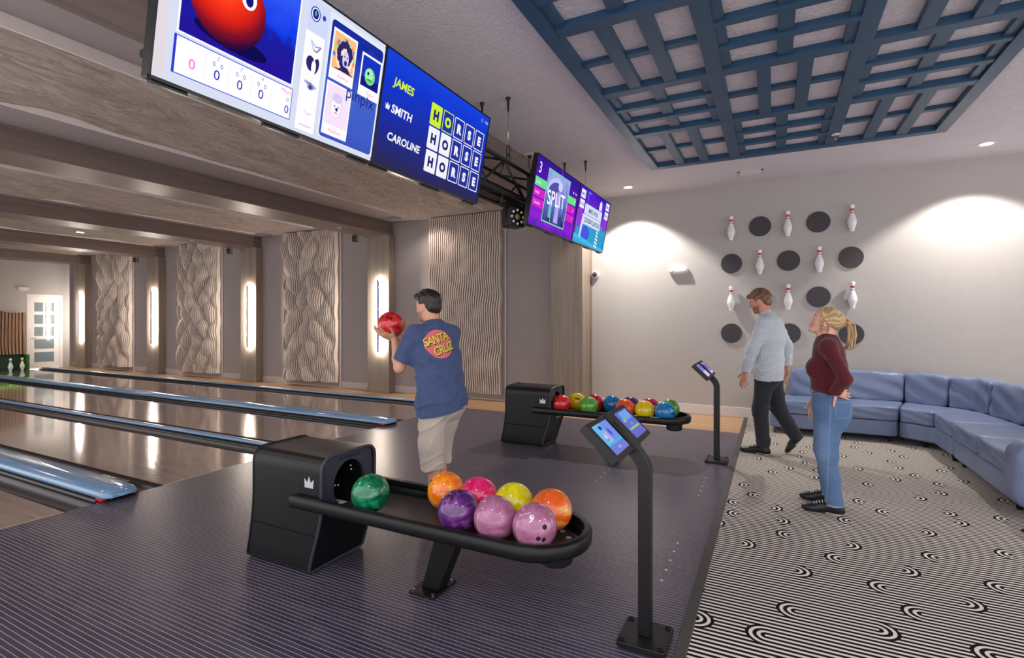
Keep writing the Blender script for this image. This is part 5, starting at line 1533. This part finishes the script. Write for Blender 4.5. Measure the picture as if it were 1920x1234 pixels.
    s.cone((.160, .008, 1.51), (.128, 0, 1.44), .060, .075, .03, cut=[((.150, .005, 1.478), (.35, 0, 1))])
    def disp(P):
        x, y, z = P[:, 0], P[:, 1], P[:, 2]; low = smooth01((1.3 - z) / .5)
        d = folds(P, (0, .35, 1), .085, .010, 1) * (.35 + low) + folds(P, (.3, 1, .25), .12, .008, 2) * low
        d += folds(P, (0, -.8, 1), .05, .007, 3) * np.exp(-(((y - .16) / .10) ** 2 + ((z - 1.22) / .13) ** 2)) * 1.6
        return d
    def scol(V):
        c = np.tile(L3((74, 88, 126)), (len(V), 1)); f = np.exp(-((V[:, 2] + .19 * V[:, 1] - .05 * V[:, 0] - .793) / .004) ** 2) * .4
        return mixc(c, L3((96, 118, 170)), f)
    M_tee = pig_mat('tee_cotton', .85, .15, 18, 0, .15, .34, None, .15)
    sh, sv, sf_ = blob_obj('tee_shirt', s, .0045, M_tee, p, cuts=[((0, 0, .785), (.05, -.19, -1))], disp=disp, col=scol)
    # printed back: round red badge with slanted lettering
    bvh = BVHTree.FromPolygons(sv.tolist(), sf_.tolist())
    cen = np.array((0, .045, 1.31)); back = np.array((-1, 0, 0)); right = np.array((0, -1, 0)); up = np.array((0, 0, 1.))
    def wrap(pts, off):
        out = []
        for u, v in pts:
            q = cen + right * u + up * v + back * .6
            hit = bvh.ray_cast(Vector(q), Vector(-back), 2.0)
            out.append(tuple(hit[0] + hit[1] * off) if hit[0] else tuple(q - back * .5))
        return out
    R0 = .112; pts = [(0, 0)]; fs = []; nr_, na = 12, 48
    for i in range(1, nr_ + 1):
        for k in range(na): pts.append((R0 * i / nr_ * math.cos(2 * PI * k / na), R0 * i / nr_ * math.sin(2 * PI * k / na)))
    for k in range(na): fs.append((0, 1 + k, 1 + (k + 1) % na))
    for i in range(nr_ - 1):
        for k in range(na): l = (k + 1) % na; a = 1 + i * na; fs.append((a + k, a + na + k, a + na + l, a + l))
    bb = MB(); bb.add(wrap(pts, .003), fs, 0, True); bd = bb.build('back_print', plain('print_coral', (226, 112, 112), .8), sh)
    rot = math.radians(17)
    def letters(dx, dy, off, m, nm):
        bb = MB()
        for body, u, v, sz in (('SANTA', -.110, -.022, .088), ('CRUZ', -.052, -.092, .088)):
            vs, fs = text2d(body, sz, .010, .22, .86); vs = [(a * .80, c) for a, c in vs]
            # refine long faces so that letters follow the cloth
            q = [(u + dx + a * math.cos(rot) - c * math.sin(rot), v + dy + a * math.sin(rot) + c * math.cos(rot)) for a, c in vs]
            bb.add(wrap(q, off), fs)
        bb.build(nm, m, sh)
    letters(.006, -.006, .005, plain('print_navy', (36, 40, 66), .8), 'lettering_shadow'); letters(0, 0, .007, plain('print_yellow', (226, 224, 60), .8), 'lettering')
    # shorts
    t = Blob(); t.fcone((.0, 0, .98), (.0, 0, .84), .165, .125, .178, .135, Wl, .04)
    for (hx, hy, hz), k, a in legs:
        sgn = 1 if hy > 0 else -1; kk = np.array(k); aa = np.array(a); end = kk + (aa - kk) * .46
        t.cone((hx - .012, hy, hz - .02), kk + np.array((-.01, 0, .02)), .118, .098, .05); t.cone(kk + np.array((-.01, 0, .02)), end, .098, .094, .04, cut=[(kk + (aa - kk) * .42, aa - kk)])
    t.ell((-.055, .06, .84), (.08, .085, .11), None, .06); t.ell((-.055, -.06, .84), (.08, .085, .11), None, .06)
    def sdisp(P):
        x, y, z = P[:, 0], P[:, 1], P[:, 2]
        return folds(P, (.3, .3, 1), .10, .009, 4) + folds(P, (1, .4, .3), .11, .008, 5) * smooth01((.8 - z) / .2)
    M_short = pig_mat('shorts_twill', .85, .1, 90, 0, .15, .07, None, .1)
    blob_obj('shorts', t, .0045, M_short, p, cuts=[((0, 0, .795), (-.05, .19, 1))], disp=sdisp, col=lambda V: np.tile(L3((204, 190, 178)), (len(V), 1)))
    shoe(p, (-.05, .072, 0), (.225, .092, 0)); shoe(p, (.06, -.05, 0), (.335, -.065, 0))
    # ball in hands: its own thing
    w = Matrix.Rotation(hd, 4, 'Z') @ Vector(ball)
    ball_o = globals()['ball'](O[0] + w.x, O[1] + w.y, w.z, ball_mat('ball_scarlet', [(190, 20, 30), (220, 34, 40), (236, 70, 70)], 5, 2.5), 'red bowling ball held in both hands by the man in blue', None, 77, (.4, -.6, .45))
    return p
man_bowler()

# ------------------------------------------------------------------ blonde woman in the burgundy top
def woman():
    O = (.394, 4.744); hd = math.radians(178); b = Blob()
    HC = np.array((.030, 0, 1.482)); HM = rotm(math.radians(2), math.radians(23)); sc = .95
    T = add_head(b, HC, HM, sc, True, True)
    b.cone((.0, 0, 1.42), (.018, 0, 1.335), .047, .055, .03)
    st = [(-.005, .84, .155, .105), (.0, .98, .120, .088), (.0, 1.10, .13, .095), (.01, 1.24, .145, .090), (.015, 1.31, .12, .07)]
    for (x0, z0, a0, b0), (x1, z1, a1, b1) in zip(st, st[1:]): b.fcone((x0, 0, z0), (x1, 0, z1), a0, b0, a1, b1, Wl, .05)
    b.cone((.01, -.13, 1.305), (.01, .13, 1.305), .04, .04, .05)
    sl, el, wl = np.array((.012, .160, 1.29)), np.array((-.085, .285, 1.065)), np.array((-.030, .205, .965))
    sr, er, wr = np.array((.012, -.165, 1.29)), np.array((.06, -.235, 1.05)), np.array((.092, -.215, .845))
    for s_, e_, w_ in ((sl, el, wl), (sr, er, wr)):
        b.cone(s_, e_, .042, .035, .03); m = e_ + (w_ - e_) * .3; b.cone(e_, m, .034, .035, .02); b.cone(m, w_, .035, .023, .02)
    # left hand on the back of the hip, fingers to the rear, thumb down
    add_hand(b, wl, (-.80, -.30, -.42), (-.20, .93, -.25), 1, curl=((4, 12, 10), (6, 14, 12), (8, 16, 12), (8, 18, 14)), spread=4, thumb=(.30, .92, -.05), s=.93, tcurl=-12) if False else None
    xh = nrm((-.72, -.62, -.28)); zh = nrm((-.60, .76, -.05)); W = wl; yh = np.cross(xh, zh)
    add_hand(b, wl, xh, zh, 1, curl=((8, 16, 10), (10, 18, 12), (12, 20, 14), (14, 22, 16)), spread=4, thumb=(.10, .98, .02), s=.90, tcurl=-5)
    add_hand(b, wr, (.12, .04, -1), (.25, -.95, .0), -1, curl=(10, 14, 10), spread=3, s=.92)
    legs = [((-.005, .085, .84), (.022, .085, .46), (-.030, .085, .085)), ((-.005, -.085, .84), (.03, -.13, .46), (-.012, -.185, .085))]
    for h, k, a in legs:
        h, k, a = map(np.array, (h, k, a)); b.cone(h, k, .080, .05, .04); m = k + (a - k) * .32; b.cone(k, m, .046, .045, .02); b.cone(m, a, .045, .033, .02); b.cone(a, a + np.array((.09, 0, -.045)), .03, .026, .02)
    def col(V):
        c = np.tile(SK3, (len(V), 1)); c = head_pigment(c, V, HC, HM, sc, L3((190, 92, 92)), L3((112, 82, 60)), None, True, L3((226, 138, 120)))
        return c
    p = person('blonde woman in a burgundy top and blue jeans looking up, hand on hip', O, hd, b, .0029, col)
    eyes(p, T, HM, sc, None, (1, .12, -.05))
    # eyelashes / lid line
    # hair: cap swept to a ponytail
    X = T; h = Blob(); Rr = HM
    h.ell(X(-.022, 0, .047), np.array((.106, .085, .090)) * sc, Rr, .02); h.ell(X(-.070, 0, .022), np.array((.055, .068, .066)) * sc, Rr, .03)
    tie = X(-.128, 0, .036)
    h.cone(X(-.08, 0, .035), tie, .050 * sc, .020 * sc, .03)
    rs = np.random.RandomState(9)
    for y in (-1, 1):
        for k in range(14):
            a = k / 13; q0 = X(.075 - .04 * a, (.030 + .050 * a) * y, .098 - .06 * a); q1 = X(-.02, .086 * y, .065 - .07 * a); q2 = X(-.09, .05 * y, .045 - .05 * a)
            h.cone(q0, q1, .008, .010, .008); h.cone(q1, q2, .010, .009, .008); h.cone(q2, tie, .009, .008, .008)
        h.cone(X(.052, .070 * y, .065), X(.034, .082 * y, .0), .009, .007, .008); h.cone(X(.034, .082 * y, .0), X(.012, .078 * y, -.060), .007, .0055, .006); h.cone(X(.012, .078 * y, -.060), X(-.014, .072 * y, -.105), .0055, .002, .005)
        h.cone(X(-.03, .078 * y, -.02), X(-.045, .066 * y, -.075), .009, .004, .008); h.cone(X(-.045, .066 * y, -.075), X(-.08, .055 * y, -.10), .004, .002, .005)
    def hcut(P):
        q = (P - HC) @ HM / sc
        face = np.minimum(q[:, 0] - (.052 - .30 * np.maximum(-q[:, 2] + .02, 0) * 0 + .42 * np.maximum(q[:, 2] - .045, 0)), .094 - q[:, 2]); face = np.minimum(face, .074 - np.abs(q[:, 1]))
        ear = .030 - np.sqrt((q[:, 0] + .002) ** 2 + ((q[:, 2] + .016) / 1.2) ** 2)
        nape = np.where(q[:, 0] > -.13, -.058 - q[:, 2] - .5 * np.maximum(-.04 - q[:, 0], 0), -9); nape = np.where(np.abs(q[:, 1]) > .062, -9, nape)
        return np.maximum(np.maximum(np.maximum(face, nape), np.minimum(ear, 9) * (np.abs(q[:, 1]) < .079)), 0) * 1.4 + .0007 * np.sin(300 * q[:, 1] + 60 * q[:, 2]) + .0006 * np.sin(300 * (q[:, 1] + .4 * q[:, 0]))
    def hcol(V):
        q = (V - HC) @ HM / sc; f = .5 + .5 * np.sin(170 * q[:, 2] + 130 * q[:, 1] + 60 * q[:, 0] + 2 * np.sin(60 * q[:, 0])); f2 = smooth01((.01 - q[:, 2]) / .06) * .6
        c = np.tile(L3((214, 184, 136)), (len(V), 1)); c = mixc(c, L3((142, 106, 70)), f * .7); return mixc(c, L3((128, 92, 62)), f2 * (q[:, 0] > -.12))
    hr, _, _ = blob_obj('hair', h, .003, M_hair, p, disp=hcut, col=hcol, relax=0)
    t = Blob(); pts = [tie, tie + np.array((-.030, .0, .022)), tie + np.array((-.050, 0, -.010)), tie + np.array((-.058, .003, -.08)), tie + np.array((-.046, .006, -.15)), tie + np.array((-.030, .006, -.195))]
    for k in range(26):
        o = np.array((rs.randn() * .010, rs.randn() * .013, rs.randn() * .004)); fl = .6 + .8 * rs.rand(); n = len(pts) - (k % 4 == 0)
        for i in range(n - 1):
            r0 = (.006, .010, .011, .010, .0075, .003)[i] ; r1 = (.006, .010, .011, .010, .0075, .003)[i + 1]
            f0, f1 = (0, .6, 1, 1.1, 1.2, 1.5)[i] * fl, (0, .6, 1, 1.1, 1.2, 1.5)[i + 1] * fl
            t.cone(pts[i] + o * f0, pts[i + 1] + o * f1, r0 * .8, r1 * .8, .004)
    blob_obj('ponytail', t, .0028, M_hair, hr, col=lambda V: mixc(np.tile(L3((216, 186, 132)), (len(V), 1)), L3((150, 112, 74)), .5 + .5 * np.sin(240 * V[:, 0] + 260 * V[:, 1] + 14 * V[:, 2])), relax=0)
    m = MB(); m.tube([tuple(tie + HM @ np.array((-.004, .020 * math.cos(a), .020 * math.sin(a)))) for a in np.linspace(0, 2 * PI, 15)[:-1]], .007, 8, closed=True); m.build('hair_tie', plain('hair_tie_dark', (52, 36, 34), .7), hr)
    m = MB()
    for y in (-1, 1):
        c = X(-.004, .080 * y, -.040); m2 = MB(); m2.tube([(c[0] + .010 * math.cos(a), c[1], c[2] - .008 + .010 * math.sin(a)) for a in np.linspace(0, 2 * PI, 13)[:-1]], .0022, 6, closed=True); m2.build('earring', plain('gold', (214, 176, 110), .25, 1), p)
    # top
    s = Blob(); st = [(-.004, .900, .150, .122), (.0, .97, .140, .118), (.004, 1.04, .138, .116), (-.004, 1.13, .146, .112), (.006, 1.24, .155, .104), (.014, 1.305, .130, .082), (.016, 1.34, .085, .066)]
    for (x0, z0, a0, b0), (x1, z1, a1, b1) in zip(st, st[1:]): s.fcone((x0, 0, z0), (x1, 0, z1), a0, b0, a1, b1, Wl, .035)
    s.cone((.012, -.135, 1.30), (.012, .135, 1.30), .050, .050, .05)
    for y in (-1, 1): s.ell((.085, .072 * y, 1.115), (.078, .074, .078), None, .05)
    for S_, E_, W_ in ((sl, el, wl), (sr, er, wr)):
        s.cone(S_, E_, .053, .045, .045); c_ = E_ + (W_ - E_) * 1.1; s.cone(E_, W_ + (W_ - E_) * .4, .045, .036, .02, cut=[(c_, W_ - E_)])
    s.cone((.004, 0, 1.42), (.014, 0, 1.34), .052, .068, .025, cut=[((.012, 0, 1.375), (-.35, 0, 1))])
    def disp(P):
        x, y, z = P[:, 0], P[:, 1], P[:, 2]
        return folds(P, (.2, .1, 1), .055, .007, 1) * np.exp(-((z - .99) / .09) ** 2) * 1.3 + folds(P, (.4, .3, 1), .09, .004, 2) + folds(P, (.3, .2, 1), .05, .006, 3) * np.exp(-((np.linalg.norm(P - el, axis=1)) / .12) ** 2)
    M_knit = pig_mat('burgundy_knit', .8, .25, 160, 0, .15, .10, (1, 1, .3), .2)
    blob_obj('top', s, .0042, M_knit, p, cuts=[((0, 0, .925), (.22, 0, -1))], disp=disp, col=lambda V: np.tile(L3((92, 34, 42)), (len(V), 1)))
    # jeans, flared and frayed
    t = Blob(); t.fcone((-.002, 0, .965), (-.004, 0, .86), .140, .112, .168, .128, Wl, .04)
    for y in (-1, 1): t.ell((-.052, .072 * y, .79), (.090, .090, .140), None, .07)
    for h, k, a in legs:
        h, k, a = map(np.array, (h, k, a)); t.cone(h + np.array((.012, 0, -.04)), k, .104, .072, .05); kc = k + (a - k) * .5; t.cone(k, kc, .072, .058, .04); t.cone(kc, a + (a - k) * .16, .058, .064, .04, cut=[((0, 0, .068), (-.05, 0, -1))])
    def jd(P):
        x, y, z = P[:, 0], P[:, 1], P[:, 2]
        return folds(P, (.1, .2, 1), .06, .006, 6) * np.exp(-((z - .47) / .10) ** 2) + folds(P, (.5, .2, 1), .055, .006, 7) * np.exp(-((z - .72) / .09) ** 2) + folds(P, (.3, .1, 1), .09, .004, 8)
    def jcol(V):
        x, y, z = V[:, 0], V[:, 1], V[:, 2]; c = np.tile(L3((92, 120, 158)), (len(V), 1))
        f = np.exp(-((x - .05) / .05) ** 2) * smooth01((.75 - z) / .1) * smooth01((z - .25) / .2) * .45; c = mixc(c, L3((134, 166, 206)), f)
        c = mixc(c, L3((132, 158, 190)), np.exp(-((x - .012 + .03 * (z - .5)) / .0035) ** 2) * (y > .12) * .8); c = mixc(c, L3((120, 148, 186)), np.exp(-((z - .935 + .1 * x) / .003) ** 2) * .7)
        pk = (np.abs(x + .085) < .052) & (np.abs(z - .82) < .062); ed = np.minimum(.052 - np.abs(x + .085), .062 - np.abs(z - .82)); c = mixc(c, L3((130, 158, 192)), (pk & (ed < .006)) * .65 * (x < -.03))
        return mixc(c, L3((206, 214, 224)), smooth01((.082 - z) / .008) * .8)
    M_denim = pig_mat('denim', .85, .15, 120, 0, .15, .14, (1, 1, .4), .1)
    blob_obj('jeans', t, .0042, M_denim, p, cuts=[((0, 0, .965), (-.2, 0, 1))], disp=jd, col=jcol)
    shoe(p, (-.075, .088, 0), (.175, .085, 0), w=.92); shoe(p, (-.06, -.188, 0), (.188, -.20, 0), w=.92)
    m = MB(); m.tube([(.118 + .014 * math.cos(a), .055, .945 + .02 * math.sin(a)) for a in np.linspace(0, 2 * PI, 13)[:-1]], .003, 6, closed=True); m.build('belt_buckle', plain('brass', (150, 116, 70), .3, 1), p)
woman()

# ------------------------------------------------------------------ bearded man in the checked shirt, walking
def man_walker():
    O = (-.054, 6.459); hd = math.radians(165); b = Blob()
    HC = np.array((.088, 0, 1.705)); HM = rotm(math.radians(6), math.radians(-17)); sc = 1.02
    T = add_head(b, HC, HM, sc, False, True)
    b.cone((.05, 0, 1.63), (.005, 0, 1.52), .058, .066, .03)
    st = [(.0, .92, .155, .11), (.0, 1.08, .15, .11), (-.02, 1.30, .165, .11), (-.02, 1.46, .14, .085)]
    for (x0, z0, a0, b0), (x1, z1, a1, b1) in zip(st, st[1:]): b.fcone((x0, 0, z0), (x1, 0, z1), a0, b0, a1, b1, Wl, .05)
    b.cone((-.015, -.16, 1.475), (-.015, .16, 1.475), .05, .05, .05)
    sl, el, wl = np.array((-.005, .205, 1.455)), np.array((.085, .265, 1.175)), np.array((.165, .25, .925))
    sr, er, wr = np.array((-.035, -.205, 1.455)), np.array((-.125, -.27, 1.20)), np.array((-.125, -.275, .975))
    for s_, e_, w_ in ((sl, el, wl), (sr, er, wr)):
        b.cone(s_, e_, .054, .043, .03); m = e_ + (w_ - e_) * .3; b.cone(e_, m, .042, .044, .02); b.cone(m, w_, .044, .028, .02)
    add_hand(b, wl, (.22, -.02, -.97), (.35, .92, .08), 1, curl=((10, 18, 12), (8, 14, 10), (12, 20, 14), (16, 24, 16)), spread=6, thumb=(.6, .7, -.2), s=1.04)
    add_hand(b, wr, (-.10, .05, -.98), (-.75, -.62, .08), -1, curl=(16, 24, 18), spread=4, s=1.04)
    legs = [((.0, .09, .92), (.055, .095, .50), (.02, .095, .09)), ((-.01, -.09, .92), (-.085, -.095, .50), (-.262, -.105, .200))]
    for h, k, a in legs:
        h, k, a = map(np.array, (h, k, a)); b.cone(h, k, .085, .055, .04); b.cone(k, a, .052, .036, .02)
    b.cone(legs[0][2], (.11, .095, .045), .033, .028, .02); b.cone(legs[1][2], (-.205, -.105, .085), .033, .028, .02)
    def col(V):
        c = np.tile(SK2, (len(V), 1)); return head_pigment(c, V, HC, HM, sc, L3((168, 92, 84)), L3((120, 82, 52)), (L3((120, 84, 58)), .75), True, L3((206, 104, 88)))
    p = person('bearded man in a pale checked shirt and dark trousers walking past the pins', O, hd, b, VOX, col)
    eyes(p, T, HM, sc, None, (1, 0, -.2))
    X = T; h = Blob(); Rr = HM
    h.ell(X(-.022, 0, .052), np.array((.107, .086, .086)) * sc, Rr, .02); h.ell(X(-.066, 0, -.005), np.array((.056, .077, .078)) * sc, Rr, .02); h.ell(X(.05, 0, .085), np.array((.055, .064, .036)) * sc, Rr, .02)
    h.cone(X(.078, -.04, .082), X(.092, .03, .085), .020, .018, .02)
    for y in (-1, 1): h.cone(X(.020, .071 * y, .04), X(.016, .070 * y, -.03), .014, .008, .012)
    rs = np.random.RandomState(6)
    for k in range(110):
        a, e = rs.rand() * 6.28, rs.rand() * 1.5 - .1; q = np.array((-.02 + .102 * math.cos(a) * math.cos(e), .083 * math.sin(a) * math.cos(e), .052 + .084 * math.sin(e)))
        if q[0] > .06 and q[2] < .07: continue
        h.cone(X(*q), X(*(q + np.array((-.018 if q[0] < .03 else .014, .006 * np.sign(q[1]), -.020)))), .009, .004, .006)
    def hcut(P):
        q = (P - HC) @ HM / sc; face = np.minimum(q[:, 0] - (.046 + .3 * np.maximum(q[:, 2] - .02, 0)), .066 - q[:, 2])
        ear = .036 - np.sqrt((q[:, 0] + .004) ** 2 + ((q[:, 2] + .010) / 1.2) ** 2); nape = -.070 + .10 * (q[:, 0] + .06) - q[:, 2]
        v = np.maximum(np.maximum(face, nape), ear); v = np.maximum(v, np.where(q[:, 0] > -.03, -.034 - q[:, 2], -9))
        return np.maximum(v, 0) * 1.5 + .0018 * np.sin(150 * q[:, 1] + 60 * q[:, 0]) * np.sin(60 * q[:, 2] + 90 * q[:, 0])
    blob_obj('hair', h, .0036, M_hair, p, disp=hcut, col=lambda V: mixc(np.tile(L3((134, 96, 62)), (len(V), 1)), L3((84, 58, 40)), .35 + .35 * np.sin(70 * V[:, 0] + 30 * V[:, 2] + 40 * V[:, 1] + 3 * np.sin(25 * V[:, 2]))), relax=0)
    # shirt
    s = Blob(); st = [(.0, .83, .205, .150), (.0, .95, .200, .148), (-.005, 1.10, .192, .142), (-.02, 1.28, .200, .138), (-.022, 1.40, .185, .122), (-.016, 1.475, .150, .095), (.0, 1.53, .085, .072)]
    for (x0, z0, a0, b0), (x1, z1, a1, b1) in zip(st, st[1:]): s.fcone((x0, 0, z0), (x1, 0, z1), a0, b0, a1, b1, Wl, .05)
    s.cone((-.015, -.175, 1.465), (-.015, .175, 1.465), .062, .062, .06)
    for S_, E_, W_ in ((sl, el, wl), (sr, er, wr)):
        s.cone(S_, E_, .070, .060, .05); s.cone(E_, W_ + (W_ - E_) * .25, .060, .044, .03, cut=[(E_ + (W_ - E_) * .97, W_ - E_)])
    s.cone((.045, 0, 1.63), (.006, 0, 1.53), .062, .074, .02, cut=[((.03, 0, 1.592), (.42, 0, 1))])
    def disp(P):
        x, y, z = P[:, 0], P[:, 1], P[:, 2]; low = smooth01((1.42 - z) / .4)
        d = folds(P, (.4, 1, .12), .075, .011, 2) * low + folds(P, (.2, .3, 1), .08, .007, 5) * (.3 + low) + folds(P, (0, .1, 1), .045, .006, 6) * (np.abs(y) > .21)
        return d + .004 * np.exp(-((z - 1.405) / .006) ** 2) * (x < -.06)
    def shirt_mat():
        t = NT('checked_shirt'); tc = t.n('TexCoord'); sp = t.n('SeparateXYZ'); t.t.links.new(tc.outputs['Object'], sp.inputs[0])
        a = t.math('FRACT', t.math('DIVIDE', t.math('ADD', sp.outputs[0], t.math('MULTIPLY', sp.outputs[1], .9)), .0125)); c = t.math('FRACT', t.math('DIVIDE', sp.outputs[2], .0125))
        la = t.math('LESS_THAN', a, .30); lc = t.math('LESS_THAN', c, .30); f = t.math('MULTIPLY', t.math('ADD', la, lc), .42)
        col = t.mix(f, lin((216, 220, 224)), lin((112, 128, 150)))
        return t.bsdf(col, .85, 0, .15, t.bump(t.noise(tc.outputs['Object'], 60, 3), .1, .004), sheen=.1)
    blob_obj('shirt', s, .0045, shirt_mat(), p, cuts=[((0, 0, .842), (.06, -.05, -1))], disp=disp)
    # trousers
    t = Blob(); t.fcone((.0, 0, .99), (.0, 0, .86), .155, .118, .172, .130, Wl, .04)
    for y in (-1, 1): t.ell((-.052, .065 * y, .85), (.075, .085, .1), None, .05)
    for (h, k, a), nz in zip(legs, (((0, 0, .095), (0, 0, -1)), None)):
        h, k, a = map(np.array, (h, k, a)); t.cone(h + np.array((.0, 0, -.03)), k, .105, .080, .05); cut = [nz] if nz else [(k + (a - k) * 1.02, a - k)]
        t.cone(k, a + (a - k) * .14, .080, .066, .04, cut=cut)
    def td(P):
        x, y, z = P[:, 0], P[:, 1], P[:, 2]
        return folds(P, (.2, .2, 1), .10, .009, 3) + folds(P, (.1, 0, 1), .045, .010, 4) * np.exp(-((z - .16) / .09) ** 2)
    M_trou = pig_mat('trousers_dark', .8, .1, 80, 0, .2, .08, None, .1)
    blob_obj('trousers', t, .0045, M_trou, p, cuts=[((0, 0, .868), (-.06, .05, 1))], disp=td, col=lambda V: np.tile(L3((48, 49, 54)), (len(V), 1)))
    shoe(p, (-.03, .095, 0), (.255, .105, 0), w=1.0); shoe(p, (-.335, -.105, .185), (-.185, -.11, -.02 + .03), up=(.75, 0, .62), w=1.0)
man_walker()
